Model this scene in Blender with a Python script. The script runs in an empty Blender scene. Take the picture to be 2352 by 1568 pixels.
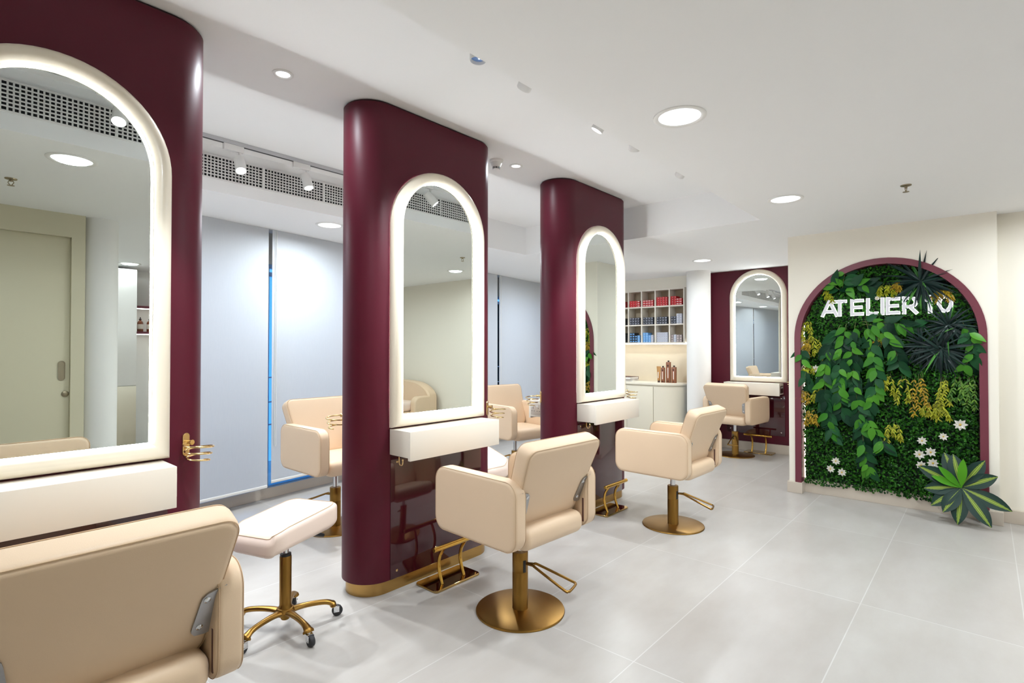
import bpy, bmesh, math, random
import numpy as np
from mathutils import Vector, Matrix
random.seed(7)
rng = np.random.default_rng(11)
PI = math.pi
scene = bpy.context.scene
COL = scene.collection

# ------------------------------------------------------------------ materials
def srgb(r, g, b):
    def f(c):
        c /= 255.0
        return c / 12.92 if c <= 0.04045 else ((c + 0.055) / 1.055) ** 2.4
    return (f(r), f(g), f(b), 1.0)

def new_mat(name):
    m = bpy.data.materials.new(name)
    m.use_nodes = True
    nt = m.node_tree
    for n in list(nt.nodes):
        nt.nodes.remove(n)
    out = nt.nodes.new('ShaderNodeOutputMaterial')
    return m, nt, out

def N(nt, t, **kw):
    n = nt.nodes.new(t)
    for k, v in kw.items():
        if k in n.inputs:
            n.inputs[k].default_value = v
        else:
            setattr(n, k, v)
    return n

def pbr(name, col, rough=0.5, metal=0.0, var=0.0, vscale=6.0, bump=0.0, bscale=200.0, coat=0.0, sheen=0.0, spec=0.5, aniso=0.0, trans=0.0, stretch=None):
    """Principled surface whose colour, roughness and relief vary with noise in object space."""
    m, nt, out = new_mat(name)
    b = N(nt, 'ShaderNodeBsdfPrincipled')
    b.inputs['Metallic'].default_value = metal
    b.inputs['Roughness'].default_value = rough
    b.inputs['Specular IOR Level'].default_value = spec
    b.inputs['Coat Weight'].default_value = coat
    b.inputs['Coat Roughness'].default_value = 0.05
    b.inputs['Sheen Weight'].default_value = sheen
    b.inputs['Anisotropic'].default_value = aniso
    b.inputs['Transmission Weight'].default_value = trans
    tc = N(nt, 'ShaderNodeTexCoord')
    src = tc.outputs['Object']
    if stretch:
        mp = N(nt, 'ShaderNodeMapping')
        mp.inputs['Scale'].default_value = stretch
        nt.links.new(src, mp.inputs['Vector'])
        src = mp.outputs['Vector']
    no = N(nt, 'ShaderNodeTexNoise')
    no.inputs['Scale'].default_value = vscale
    no.inputs['Detail'].default_value = 5.0
    nt.links.new(src, no.inputs['Vector'])
    mx = N(nt, 'ShaderNodeMix', data_type='RGBA')
    v = max(var, 0.004)
    mx.inputs[6].default_value = tuple(max(0, c * (1 - v)) for c in col[:3]) + (1,)
    mx.inputs[7].default_value = tuple(min(1, c * (1 + v)) for c in col[:3]) + (1,)
    nt.links.new(no.outputs['Fac'], mx.inputs[0])
    nt.links.new(mx.outputs[2], b.inputs['Base Color'])
    if bump > 0:
        nb = N(nt, 'ShaderNodeTexNoise')
        nb.inputs['Scale'].default_value = bscale
        nb.inputs['Detail'].default_value = 3.0
        nt.links.new(src, nb.inputs['Vector'])
        bp = N(nt, 'ShaderNodeBump')
        bp.inputs['Strength'].default_value = bump
        bp.inputs['Distance'].default_value = 0.002
        nt.links.new(nb.outputs['Fac'], bp.inputs['Height'])
        nt.links.new(bp.outputs['Normal'], b.inputs['Normal'])
    nt.links.new(b.outputs[0], out.inputs[0])
    return m

def emit(name, col, strength):
    m, nt, out = new_mat(name)
    e = N(nt, 'ShaderNodeEmission')
    e.inputs[0].default_value = col
    e.inputs[1].default_value = strength
    nt.links.new(e.outputs[0], out.inputs[0])
    return m

def leafmat(name, dark, light, rough=0.35, back=0.25):
    """Leaf surface: each leaf takes its own tone between two colours, with a pale midrib grain."""
    m, nt, out = new_mat(name)
    g = N(nt, 'ShaderNodeNewGeometry')
    mx = N(nt, 'ShaderNodeMix', data_type='RGBA')
    mx.inputs[6].default_value = dark
    mx.inputs[7].default_value = light
    nt.links.new(g.outputs['Random Per Island'], mx.inputs[0])
    b = N(nt, 'ShaderNodeBsdfPrincipled')
    b.inputs['Roughness'].default_value = rough
    b.inputs['Specular IOR Level'].default_value = 0.22
    nt.links.new(mx.outputs[2], b.inputs['Base Color'])
    t = N(nt, 'ShaderNodeBsdfTranslucent')
    nt.links.new(mx.outputs[2], t.inputs[0])
    ms = N(nt, 'ShaderNodeMixShader')
    ms.inputs[0].default_value = back
    nt.links.new(b.outputs[0], ms.inputs[1])
    nt.links.new(t.outputs[0], ms.inputs[2])
    nt.links.new(ms.outputs[0], out.inputs[0])
    return m

M = {}
M['ceil'] = pbr('ceiling_paint', srgb(246, 246, 246), 0.8, var=0.006, vscale=0.8)
M['wall'] = pbr('cream_wall_paint', srgb(240, 234, 220), 0.7, var=0.01, vscale=0.9)
M['wallw'] = pbr('white_wall_paint', srgb(238, 236, 232), 0.65, var=0.01, vscale=0.9)
M['burg'] = pbr('burgundy_satin_paint', srgb(82, 15, 34), 0.42, var=0.05, vscale=9, bump=0.05, bscale=350, spec=0.3)
M['burgloss'] = pbr('burgundy_gloss_laminate', srgb(62, 14, 25), 0.06, var=0.03, vscale=2, spec=0.6, coat=0.4)
M['burgtrim'] = pbr('burgundy_trim_paint', srgb(108, 44, 58), 0.45, var=0.03, vscale=4)
M['reveal'] = pbr('dark_burgundy_reveal', srgb(45, 14, 20), 0.6)
M['brass'] = pbr('brushed_brass', (0.47, 0.29, 0.10, 1), 0.33, metal=1.0, var=0.08, vscale=14, stretch=(1, 1, 12))
M['antique'] = pbr('antique_brass', (0.30, 0.165, 0.04, 1), 0.34, metal=1.0, var=0.1, vscale=10)
M['goldpol'] = pbr('polished_gold', (0.74, 0.45, 0.10, 1), 0.10, metal=1.0, var=0.03)
M['goldwire'] = pbr('satin_gold_wire', (0.78, 0.58, 0.28, 1), 0.25, metal=1.0, var=0.03)
M['plate'] = pbr('polished_dark_gold_plate', (0.48, 0.33, 0.14, 1), 0.04, metal=1.0, var=0.02)
M['chrome'] = pbr('chrome', (0.75, 0.77, 0.8, 1), 0.12, metal=1.0, var=0.02)
M['steel'] = pbr('scratched_steel', (0.42, 0.42, 0.43, 1), 0.36, metal=1.0, var=0.25, vscale=18)
M['leather'] = pbr('beige_leather', srgb(226, 199, 168), 0.45, var=0.02, vscale=5, bump=0.12, bscale=420, sheen=0.1)
M['piping'] = pbr('beige_leather_piping', srgb(206, 176, 142), 0.5, var=0.03, vscale=30)
M['pink'] = pbr('pale_stool_leather', srgb(238, 217, 203), 0.42, var=0.02, vscale=5, bump=0.1, bscale=420)
M['cream'] = pbr('cream_lacquer_frame', srgb(238, 228, 209), 0.3, var=0.01, vscale=3, coat=0.2)
M['lam'] = pbr('cream_laminate', srgb(228, 220, 207), 0.38, var=0.015, vscale=3)
M['cab'] = pbr('cream_cabinet_paint', srgb(226, 218, 198), 0.45, var=0.012, vscale=2)
M['stone'] = pbr('beige_stone_skirting', srgb(205, 193, 178), 0.4, var=0.06, vscale=5)
M['marble'] = pbr('cream_marble', srgb(222, 208, 182), 0.25, var=0.06, vscale=3.5)
M['quartz'] = pbr('pale_quartz_top', srgb(232, 224, 206), 0.12, var=0.03, vscale=8)
M['black'] = pbr('black_plastic', srgb(26, 26, 28), 0.4, var=0.05)
M['dark'] = pbr('painted_recess_shade', srgb(16, 16, 17), 0.8)  # near-black colour stands in for the shade behind the grille bars
M['rubber'] = pbr('dark_rubber', srgb(38, 38, 42), 0.55, var=0.05)
M['whitep'] = pbr('white_plastic', srgb(236, 235, 232), 0.4, var=0.01)
M['whitem'] = pbr('white_powder_coat', srgb(232, 231, 229), 0.45, var=0.01)
M['alu'] = pbr('grey_aluminium', srgb(196, 197, 200), 0.4, metal=0.3, var=0.02)
M['socket'] = pbr('metal_socket_plate', srgb(205, 192, 178), 0.3, metal=0.4, var=0.02)
M['mirror'] = pbr('mirror_silver', (0.80, 0.845, 0.81, 1), 0.0, metal=1.0, var=0.0)
M['led'] = emit('led_diffuser', (0.95, 0.985, 1.0, 1), 54.0)
M['lens'] = emit('downlight_lens', (0.95, 0.98, 1.0, 1), 9.0)
M['lensdim'] = emit('downlight_rim_glow', (0.93, 0.97, 1.0, 1), 2.2)
M['spotlens'] = emit('spot_lens', (0.93, 0.97, 1.0, 1), 9.0)
M['bluelens'] = pbr('unlit_blue_lens', srgb(110, 150, 215), 0.1, var=0.2, vscale=60, coat=0.5)
M['cubled'] = emit('shelf_led', (1.0, 0.96, 0.88, 1), 6.0)
M['hedgeled'] = emit('niche_led', (1.0, 0.93, 0.72, 1), 1.6)
M['halo'] = emit('sign_backlight', (1.0, 1.0, 0.97, 1), 2.2)
M['letter'] = emit('sign_face', (0.95, 0.96, 1.0, 1), 0.45)
M['hedge'] = leafmat('boxwood_leaf', srgb(10, 38, 22), srgb(62, 126, 36), 0.26, 0.2)
M['hedgeback'] = pbr('hedge_mat_backing', srgb(14, 30, 14), 0.9, var=0.3)
M['vdark'] = leafmat('dark_vine_leaf', srgb(10, 44, 30), srgb(32, 88, 46), 0.45, 0.15)
M['vlight'] = leafmat('young_vine_leaf', srgb(50, 118, 32), srgb(92, 160, 50), 0.36, 0.25)
M['spike'] = leafmat('dark_spiky_leaf', srgb(12, 24, 26), srgb(36, 60, 54), 0.3, 0.1)
M['spikeg'] = leafmat('green_spiky_leaf', srgb(40, 96, 40), srgb(84, 150, 60), 0.3, 0.2)
M['yellow'] = leafmat('yellow_spray_leaf', srgb(120, 122, 22), srgb(186, 192, 48), 0.4, 0.3)
M['orange'] = leafmat('orange_spray_leaf', srgb(128, 104, 28), srgb(196, 164, 44), 0.4, 0.3)
M['spray'] = leafmat('green_spray_leaf', srgb(48, 96, 40), srgb(110, 150, 50), 0.4, 0.3)
M['petal'] = leafmat('white_petal', srgb(232, 228, 216), srgb(250, 248, 242), 0.5, 0.3)
M['stamen'] = pbr('yellow_stamen', srgb(204, 170, 60), 0.6, var=0.2, vscale=80)
M['stem'] = pbr('green_stem', srgb(84, 92, 44), 0.6, var=0.2, vscale=40)
M['amber'] = pbr('amber_glass_bottle', srgb(120, 62, 34), 0.2, var=0.1, coat=0.3)
M['bottle'] = pbr('bronze_bottle_plastic', srgb(138, 84, 54), 0.32, var=0.04, vscale=8)
M['copper'] = pbr('copper_tube', (0.75, 0.38, 0.14, 1), 0.22, metal=0.9, var=0.05)
M['capbrown'] = pbr('dark_brown_cap', srgb(58, 32, 24), 0.4)
M['labelw'] = pbr('white_label', srgb(226, 216, 205), 0.6, var=0.05, vscale=90)
M['bookcov'] = pbr('brown_book_cover', srgb(92, 58, 52), 0.5, var=0.05)
M['paper'] = pbr('paper_pages', srgb(235, 232, 226), 0.8, var=0.03, vscale=90, stretch=(1, 1, 20))
M['red'] = pbr('red_carton', srgb(196, 26, 34), 0.45, var=0.08, vscale=12)
M['redw'] = pbr('red_and_white_carton_face', srgb(228, 214, 210), 0.5, var=0.1, vscale=40)
M['navy'] = pbr('black_navy_carton', srgb(26, 30, 44), 0.4, var=0.1)
M['lblue'] = pbr('light_blue_carton', srgb(108, 164, 218), 0.45, var=0.08, vscale=20)
M['grey'] = pbr('pale_grey_carton', srgb(190, 194, 206), 0.45, var=0.06, vscale=20)
M['taupe'] = pbr('taupe_carton', srgb(150, 138, 136), 0.45, var=0.06, vscale=20)
M['cellshade'] = pbr('shelf_inside_shade', srgb(172, 157, 132), 0.5, var=0.02)  # darker than the cream frame: shade inside the cubbies is put into this colour
M['door'] = pbr('beige_door_paint', srgb(210, 203, 176), 0.5, var=0.01, vscale=2)
M['bronze'] = pbr('bronze_door_fitting', (0.38, 0.32, 0.22, 1), 0.35, metal=0.9, var=0.05)
M['ceramic'] = pbr('white_ceramic', srgb(232, 236, 240), 0.1, var=0.0, coat=0.5)
M['winframe'] = pbr('window_header', srgb(205, 196, 178), 0.6, var=0.05)
M['winmet'] = pbr('window_frame_metal', srgb(150, 176, 205), 0.4, metal=0.2, var=0.03)

# roller blind: woven fabric that lets some daylight through
m, nt, out = new_mat('roller_blind_fabric')
tc = N(nt, 'ShaderNodeTexCoord')
wv = N(nt, 'ShaderNodeTexNoise'); wv.inputs['Scale'].default_value = 300
mp = N(nt, 'ShaderNodeMapping'); mp.inputs['Scale'].default_value = (1, 1, 0.05)
nt.links.new(tc.outputs['Object'], mp.inputs[0]); nt.links.new(mp.outputs[0], wv.inputs['Vector'])
mx = N(nt, 'ShaderNodeMix', data_type='RGBA')
mx.inputs[6].default_value = srgb(224, 228, 233); mx.inputs[7].default_value = srgb(231, 234, 238)
nt.links.new(wv.outputs['Fac'], mx.inputs[0])
d = N(nt, 'ShaderNodeBsdfDiffuse'); t = N(nt, 'ShaderNodeBsdfTranslucent'); ms = N(nt, 'ShaderNodeMixShader'); ms.inputs[0].default_value = 0.35
nt.links.new(mx.outputs[2], d.inputs[0]); nt.links.new(mx.outputs[2], t.inputs[0])
nt.links.new(d.outputs[0], ms.inputs[1]); nt.links.new(t.outputs[0], ms.inputs[2]); nt.links.new(ms.outputs[0], out.inputs[0])
M['blind'] = m
# window pane: clear glass with a faint reflection
m, nt, out = new_mat('window_glass')
tr = N(nt, 'ShaderNodeBsdfTransparent'); gl = N(nt, 'ShaderNodeBsdfGlossy'); gl.inputs['Roughness'].default_value = 0.0
tr.inputs[0].default_value = (0.82, 0.93, 1.0, 1)
fr = N(nt, 'ShaderNodeFresnel'); fr.inputs[0].default_value = 1.45
ms = N(nt, 'ShaderNodeMixShader')
nt.links.new(fr.outputs[0], ms.inputs[0]); nt.links.new(tr.outputs[0], ms.inputs[1]); nt.links.new(gl.outputs[0], ms.inputs[2]); nt.links.new(ms.outputs[0], out.inputs[0])
M['glass'] = m
# floor: large porcelain tiles with pale joints
m, nt, out = new_mat('porcelain_floor_tiles')
tc = N(nt, 'ShaderNodeTexCoord'); mp = N(nt, 'ShaderNodeMapping')
mp.inputs['Location'].default_value = (-5.1515 + 1.41 * 9, -0.564 + 0.7137 * 9, 0)
nt.links.new(tc.outputs['Object'], mp.inputs[0])
bt = N(nt, 'ShaderNodeTexBrick'); bt.offset = 0.0; bt.squash = 1.0
for k, v in (('Scale', 1.0), ('Mortar Size', 0.0028), ('Mortar Smooth', 0.1), ('Brick Width', 1.41), ('Row Height', 0.7137), ('Bias', 0.0)):
    bt.inputs[k].default_value = v
bt.inputs['Color1'].default_value = srgb(186, 181, 176); bt.inputs['Color2'].default_value = srgb(192, 188, 183); bt.inputs['Mortar'].default_value = srgb(208, 206, 203)
nt.links.new(mp.outputs[0], bt.inputs['Vector'])
no = N(nt, 'ShaderNodeTexNoise'); no.inputs['Scale'].default_value = 2.2; no.inputs['Detail'].default_value = 8; no.inputs['Roughness'].default_value = 0.6
mp2 = N(nt, 'ShaderNodeMapping'); mp2.inputs['Scale'].default_value = (1.0, 2.2, 1.0); nt.links.new(tc.outputs['Object'], mp2.inputs[0]); nt.links.new(mp2.outputs[0], no.inputs['Vector'])
rp = N(nt, 'ShaderNodeValToRGB'); rp.color_ramp.elements[0].position = 0.35; rp.color_ramp.elements[0].color = (0.90, 0.885, 0.87, 1); rp.color_ramp.elements[1].position = 0.68; rp.color_ramp.elements[1].color = (1, 1, 1, 1)
nt.links.new(no.outputs['Fac'], rp.inputs[0])
mu = N(nt, 'ShaderNodeMix', data_type='RGBA', blend_type='MULTIPLY'); mu.inputs[0].default_value = 1.0
nt.links.new(bt.outputs['Color'], mu.inputs[6]); nt.links.new(rp.outputs[0], mu.inputs[7])
b = N(nt, 'ShaderNodeBsdfPrincipled'); b.inputs['Roughness'].default_value = 0.3; b.inputs['Specular IOR Level'].default_value = 0.45
nt.links.new(mu.outputs[2], b.inputs['Base Color']); nt.links.new(b.outputs[0], out.inputs[0])
M['floor'] = m
# variegated dracaena leaf: the yellow stripe runs along the leaf's own uv
m, nt, out = new_mat('variegated_leaf')
uv = N(nt, 'ShaderNodeUVMap'); sx = N(nt, 'ShaderNodeSeparateXYZ'); nt.links.new(uv.outputs[0], sx.inputs[0])
cr = N(nt, 'ShaderNodeValToRGB'); e = cr.color_ramp.elements
e[0].position = 0.0; e[0].color = srgb(24, 48, 42); e[1].position = 1.0; e[1].color = srgb(24, 48, 42)
for p, c in ((0.36, srgb(26, 54, 44)), (0.40, srgb(140, 160, 54)), (0.45, srgb(60, 100, 50)), (0.5, srgb(172, 184, 66)), (0.55, srgb(60, 100, 50)), (0.60, srgb(140, 160, 54)), (0.64, srgb(26, 54, 44))):
    n_ = cr.color_ramp.elements.new(p); n_.color = c
nt.links.new(sx.outputs[0], cr.inputs[0])
b = N(nt, 'ShaderNodeBsdfPrincipled'); b.inputs['Roughness'].default_value = 0.4; b.inputs['Specular IOR Level'].default_value = 0.25; nt.links.new(cr.outputs[0], b.inputs['Base Color']); nt.links.new(b.outputs[0], out.inputs[0])
M['dracaena'] = m

# ------------------------------------------------------------------ objects
def link(name, me, mat, parent=None, smooth=True):
    o = bpy.data.objects.new(name, me)
    COL.objects.link(o)
    if mat is not None:
        for mm in (mat if isinstance(mat, (list, tuple)) else [mat]):
            me.materials.append(mm)
    if parent is not None:
        o.parent = parent
    if smooth:
        for p in me.polygons:
            p.use_smooth = True
        try:
            me.set_sharp_from_angle(angle=math.radians(38))
        except Exception:
            pass
    return o

def obj(name, bm, mat, parent=None, smooth=True, loc=None, rot=None):
    bmesh.ops.recalc_face_normals(bm, faces=bm.faces[:])
    me = bpy.data.meshes.new(name)
    bm.to_mesh(me); bm.free()
    o = link(name, me, mat, parent, smooth)
    if loc: o.location = loc
    if rot: o.rotation_euler = rot
    return o

def thing(name, label, cat, loc=(0, 0, 0), rz=0.0, group=None):
    o = bpy.data.objects.new(name, None)
    o.empty_display_size = 0.05
    COL.objects.link(o)
    o.location = loc; o.rotation_euler = (0, 0, rz)
    return tag(o, label, cat, group)

def tag(o, label, cat, group=None):
    o['label'] = label; o['category'] = cat
    if group: o['group'] = group
    return o

def struct(name, bm, mat, label=None, cat=None, smooth=False, loc=None, rot=None):
    o = obj(name, bm, mat, None, smooth, loc, rot)
    o['kind'] = 'structure'
    if label: o['label'] = label
    if cat: o['category'] = cat
    return o

def dup(root, loc, rz, label=None, group=None):
    r = root.copy(); COL.objects.link(r); r.location = loc; r.rotation_euler = (0, 0, rz)
    if label: r['label'] = label
    if group: r['group'] = group
    for ch in list(root.children):
        c = ch.copy(); COL.objects.link(c); c.parent = r
        for g in ch.children:
            d_ = g.copy(); COL.objects.link(d_); d_.parent = c
    return r

# ------------------------------------------------------------------ shapes
def BM(): return bmesh.new()

def box(bm, x0, x1, y0, y1, z0, z1, bev=0.0, seg=2, mi=0):
    r = bmesh.ops.create_cube(bm, size=1.0)
    vs = r['verts']
    for v in vs:
        v.co = Vector((x0 if v.co.x < 0 else x1, y0 if v.co.y < 0 else y1, z0 if v.co.z < 0 else z1))
    fs = {f for v in vs for f in v.link_faces}
    for f in fs: f.material_index = mi
    if bev > 0:
        es = list({e for v in vs for e in v.link_edges})
        bmesh.ops.bevel(bm, geom=es, offset=bev, segments=seg, profile=0.5, affect='EDGES', clamp_overlap=True)
    return vs

def loops(bm, rings, cap0=True, cap1=True, closed=False, mi=0, mat4=None):
    """Join rings of points (all the same length) into a skin."""
    R = []
    for ring in rings:
        R.append([bm.verts.new((mat4 @ Vector(p)) if mat4 else p) for p in ring])
    n = len(R[0])
    pairs = list(zip(R[:-1], R[1:])) + ([(R[-1], R[0])] if closed else [])
    for a, b in pairs:
        for i in range(n):
            j = (i + 1) % n
            try:
                f = bm.faces.new((a[i], a[j], b[j], b[i])); f.material_index = mi
            except ValueError:
                pass
    if not closed:
        if cap0:
            f = bm.faces.new(R[0][::-1]); f.material_index = mi
        if cap1:
            f = bm.faces.new(R[-1]); f.material_index = mi
    return R

def rrect(w, h, r, seg=8):
    r = max(1e-4, min(r, w / 2 - 1e-5, h / 2 - 1e-5))
    pts = []
    for cx, cy, a0 in ((w / 2 - r, h / 2 - r, 0), (-w / 2 + r, h / 2 - r, 90), (-w / 2 + r, -h / 2 + r, 180), (w / 2 - r, -h / 2 + r, 270)):
        for k in range(seg + 1):
            a = math.radians(a0 + 90 * k / seg)
            pts.append((cx + r * math.cos(a), cy + r * math.sin(a)))
    return pts

def slab(bm, w, h, t, r, b, mat4, seg=8, puff=0.0, bs=5, fn=None):
    """Padded slab: rounded rectangle w x h in local xy, thickness t along z, soft rim of radius b, faces domed by puff."""
    rings = []
    def ring(ins, z):
        return [(x, y, z) for x, y in rrect(w - 2 * ins, h - 2 * ins, r - ins * 0.7, seg)]
    if puff > 0:
        for f_, dz in ((0.55, puff), (0.3, puff * 0.8), (0.12, puff * 0.4)):
            rings.append(ring(b + f_ * min(w, h) / 2, -t / 2 - dz))
    for k in range(bs + 1):
        a = PI / 2 * k / bs
        rings.append(ring(b * (1 - math.sin(a)), -t / 2 + b * (1 - math.cos(a))))
    for k in range(bs, -1, -1):
        a = PI / 2 * k / bs
        rings.append(ring(b * (1 - math.sin(a)), t / 2 - b * (1 - math.cos(a))))
    if puff > 0:
        for f_, dz in ((0.12, puff * 0.4), (0.3, puff * 0.8), (0.55, puff)):
            rings.append(ring(b + f_ * min(w, h) / 2, t / 2 + dz))
    if fn: rings = [[fn(*p) for p in r_] for r_ in rings]
    loops(bm, rings, mat4=mat4)

def tube(bm, pts, rad, n=8, closed=False, cap=True, mi=0):
    pts = [Vector(p) for p in pts]
    m_ = len(pts)
    rings = []
    prev = None
    for i, p in enumerate(pts):
        if closed:
            d_ = (pts[(i + 1) % m_] - pts[i - 1])
        else:
            d_ = pts[min(i + 1, m_ - 1)] - pts[max(i - 1, 0)]
        d_.normalize()
        if prev is None:
            up = Vector((0, 0, 1)) if abs(d_.z) < 0.9 else Vector((1, 0, 0))
            u = d_.cross(up).normalized()
        else:
            u = prev - d_ * prev.dot(d_)
            if u.length < 1e-6: u = d_.orthogonal()
            u.normalize()
        prev = u
        v = d_.cross(u)
        rr = rad[i] if isinstance(rad, (list, tuple)) else rad
        rings.append([p + (u * math.cos(2 * PI * k / n) + v * math.sin(2 * PI * k / n)) * rr for k in range(n)])
    loops(bm, rings, cap, cap, closed, mi)

def lathe(bm, prof, n=32, cx=0, cy=0, cap=True, mat4=None, mi=0):
    rings = [[(cx + r * math.cos(2 * PI * k / n), cy + r * math.sin(2 * PI * k / n), z) for k in range(n)] for r, z in prof]
    loops(bm, rings, cap, cap, mat4=mat4, mi=mi)

def smoothpath(pts, sub=6):
    """Catmull-Rom through the points."""
    P = [Vector(p) for p in pts]
    P = [P[0] * 2 - P[1]] + P + [P[-1] * 2 - P[-2]]
    out = []
    for i in range(1, len(P) - 2):
        for k in range(sub):
            t = k / sub
            a, b_, c, d_ = P[i - 1], P[i], P[i + 1], P[i + 2]
            out.append(0.5 * ((2 * b_) + (c - a) * t + (2 * a - 5 * b_ + 4 * c - d_) * t * t + (3 * b_ - a - 3 * c + d_) * t ** 3))
    out.append(P[-2])
    return out

def quad(bm, *ps, mi=0):
    f = bm.faces.new([bm.verts.new(p) for p in ps]); f.material_index = mi
    return f

# ------------------------------------------------------------------ dimensions of the place
ZL, ZT = 2.677, 3.02                 # low ceiling, tray ceiling
TX0, TX1, TY0, TY1 = -2.2, 5.163, 1.53, 4.317
YF = 2.746                           # front face of the row of pillars
RP = 0.18
YC = YF + RP
PCX = (0.389, 2.3725, 4.3835)        # pillar centres
HX = 0.40                            # half length of a pillar's flat face
XL, XR = -2.6, 8.5
YR = -0.52

# ------------------------------------------------------------------ room shell
bm = BM(); box(bm, XL - 0.1, XR + 0.3, -4.4, 7.2, -0.1, 0.0)
struct('floor', bm, M['floor'])

bm = BM()
X0, X1, Y0, Y1 = XL - 0.1, XR + 0.3, -4.4, 7.2
for a in ((X0, X1, Y0, TY0), (X0, X1, TY1, Y1), (X0, TX0, TY0, TY1), (TX1, X1, TY0, TY1)):
    quad(bm, (a[0], a[2], ZL), (a[1], a[2], ZL), (a[1], a[3], ZL), (a[0], a[3], ZL))
for a, b_ in (((TX0, TY0), (TX1, TY0)), ((TX1, TY0), (TX1, TY1)), ((TX1, TY1), (TX0, TY1)), ((TX0, TY1), (TX0, TY0))):
    quad(bm, (*a, ZL), (*b_, ZL), (*b_, ZT), (*a, ZT))
quad(bm, (TX0, TY0, ZT), (TX1, TY0, ZT), (TX1, TY1, ZT), (TX0, TY1, ZT))
bmesh.ops.remove_doubles(bm, verts=bm.verts[:], dist=1e-4)
struct('ceiling', bm, M['ceil'])

bm = BM(); box(bm, XL - 0.1, XL, -0.6, 6.0, 0, ZL)
struct('wall_left', bm, M['wall'])
# wall behind the camera with a sliding door
bm = BM()
box(bm, XL, -0.6, YR - 0.1, YR, 0, ZL); box(bm, 0.964, 1.06, YR - 0.1, YR, 0, ZL); box(bm, -0.6, 0.964, YR - 0.1, YR, 2.475, ZL)
struct('wall_rear', bm, M['door'])
bm = BM(); box(bm, 1.06, 1.1, -4.2, YR - 0.12, 0, ZL)
struct('wall_recess', bm, M['wallw'])
d1 = bpy.data.objects.new('door_1', None); COL.objects.link(d1); d1['kind'] = 'structure'; d1.location = (0.2, YR - 0.06, 0)
bm = BM(); box(bm, -0.8, 0.764, -0.02, 0.02, 0.0, 2.475, 0.003); obj('door_leaf', bm, M['door'], d1)
bm = BM()
rings = [[(0.71 + x, 0.022 + z, 1.31 + y) for x, y in rrect(0.05 - i, 0.17 - i, 0.025 - i / 2)] for i, z in ((0, 0), (0, 0.006), (0.012, 0.006), (0.014, 0.001))]
loops(bm, rings); obj('flush_handle', bm, M['bronze'], d1)
bm = BM(); lathe(bm, [(0.026, 0), (0.026, 0.006), (0.02, 0.01), (0.006, 0.012)], 20, mat4=Matrix.Translation((0.735, 0.02, 1.106)) @ Matrix.Rotation(-PI / 2, 4, 'X')); obj('lock', bm, M['bronze'], d1)
# round column at the corner behind the camera, and the wash area beyond it
bm = BM(); lathe(bm, [(0.135, 0), (0.135, ZL)], 40, 1.19, YR - 0.12); struct('column_rear', bm, M['wallw'], smooth=True)
bm = BM(); box(bm, 1.1, 6.43, -4.3, -4.2, 0, ZL); struct('wall_back', bm, M['wallw'])
bm = BM(); box(bm, 6.33, 6.43, -4.2, -0.085, 0, ZL); struct('wall_right', bm, M['wall'])
bm = BM(); box(bm, 6.305, 6.33, -4.2, -0.1, 0, 0.115, 0.003); struct('baseboard_right', bm, M['stone'])

# niche wall with the arched opening
WX = 6.175
AY, AO, AI = 0.7395, 0.7565, 0.70        # arch centre, outer and inner radius of the burgundy trim
AZ = 2.367 - AO
def archpts(r, z0, n=40):
    p = [(AY + r, z0)]
    p += [(AY + r * math.cos(PI * k / n), AZ + r * math.sin(PI * k / n)) for k in range(n + 1)]
    p.append((AY - r, z0))
    return p
bm = BM()
ap = archpts(AO - 0.01, 0.0)
box(bm, WX, WX + 0.155, AY + AO - 0.01, 1.555, 0, ZL); box(bm, WX, WX + 0.155, -0.085, AY - AO + 0.01, 0, ZL)
for (ya, za), (yb, zb) in zip(ap[1:-2], ap[2:-1]):
    quad(bm, (WX, ya, za), (WX, yb, zb), (WX, yb, ZL), (WX, ya, ZL))
    quad(bm, (WX, ya, za), (WX, yb, zb), (WX + 0.155, yb, zb), (WX + 0.155, ya, za))
struct('wall_niche', bm, M['wall'])
bm = BM(); box(bm, WX + 0.155, WX + 0.2, -0.085, 1.555, 0, ZL); struct('wall_niche_back', bm, M['wall'])
bm = BM(); box(bm, WX + 0.2, XR + 0.1, 1.5, 1.555, 0, ZL); struct('wall_return', bm, M['wall'])
bm = BM()
po, pi_ = archpts(AO, 0.114), archpts(AI, 0.114)
A_ = [bm.verts.new((WX - 0.012, y, z)) for y, z in po]; B_ = [bm.verts.new((WX - 0.012, y, z)) for y, z in pi_]
C_ = [bm.verts.new((WX + 0.005, y, z)) for y, z in po]; D_ = [bm.verts.new((WX + 0.13, y, z)) for y, z in pi_]
for i in range(len(po) - 1):
    for a, b_ in ((A_, B_), (C_, A_), (B_, D_)):
        bm.faces.new((a[i], a[i + 1], b_[i + 1], b_[i]))
for i in (0, len(po) - 1):
    bm.faces.new((A_[i], B_[i], D_[i], C_[i]))
struct('trim_1', bm, M['burgtrim'], smooth=True)
bm = BM()
box(bm, WX - 0.022, WX + 0.1, AY + AI - 0.01, 1.572, 0, 0.114, 0.003); box(bm, WX - 0.022, WX + 0.1, -0.105, AY - AI + 0.005, 0, 0.114, 0.003)
struct('baseboard_niche', bm, M['stone'])
bm = BM(); box(bm, WX + 0.095, WX + 0.12, AY - AI, AY + AI, 0, 0.14, 0.002); struct('baseboard_niche_inner', bm, M['stone'])

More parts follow.
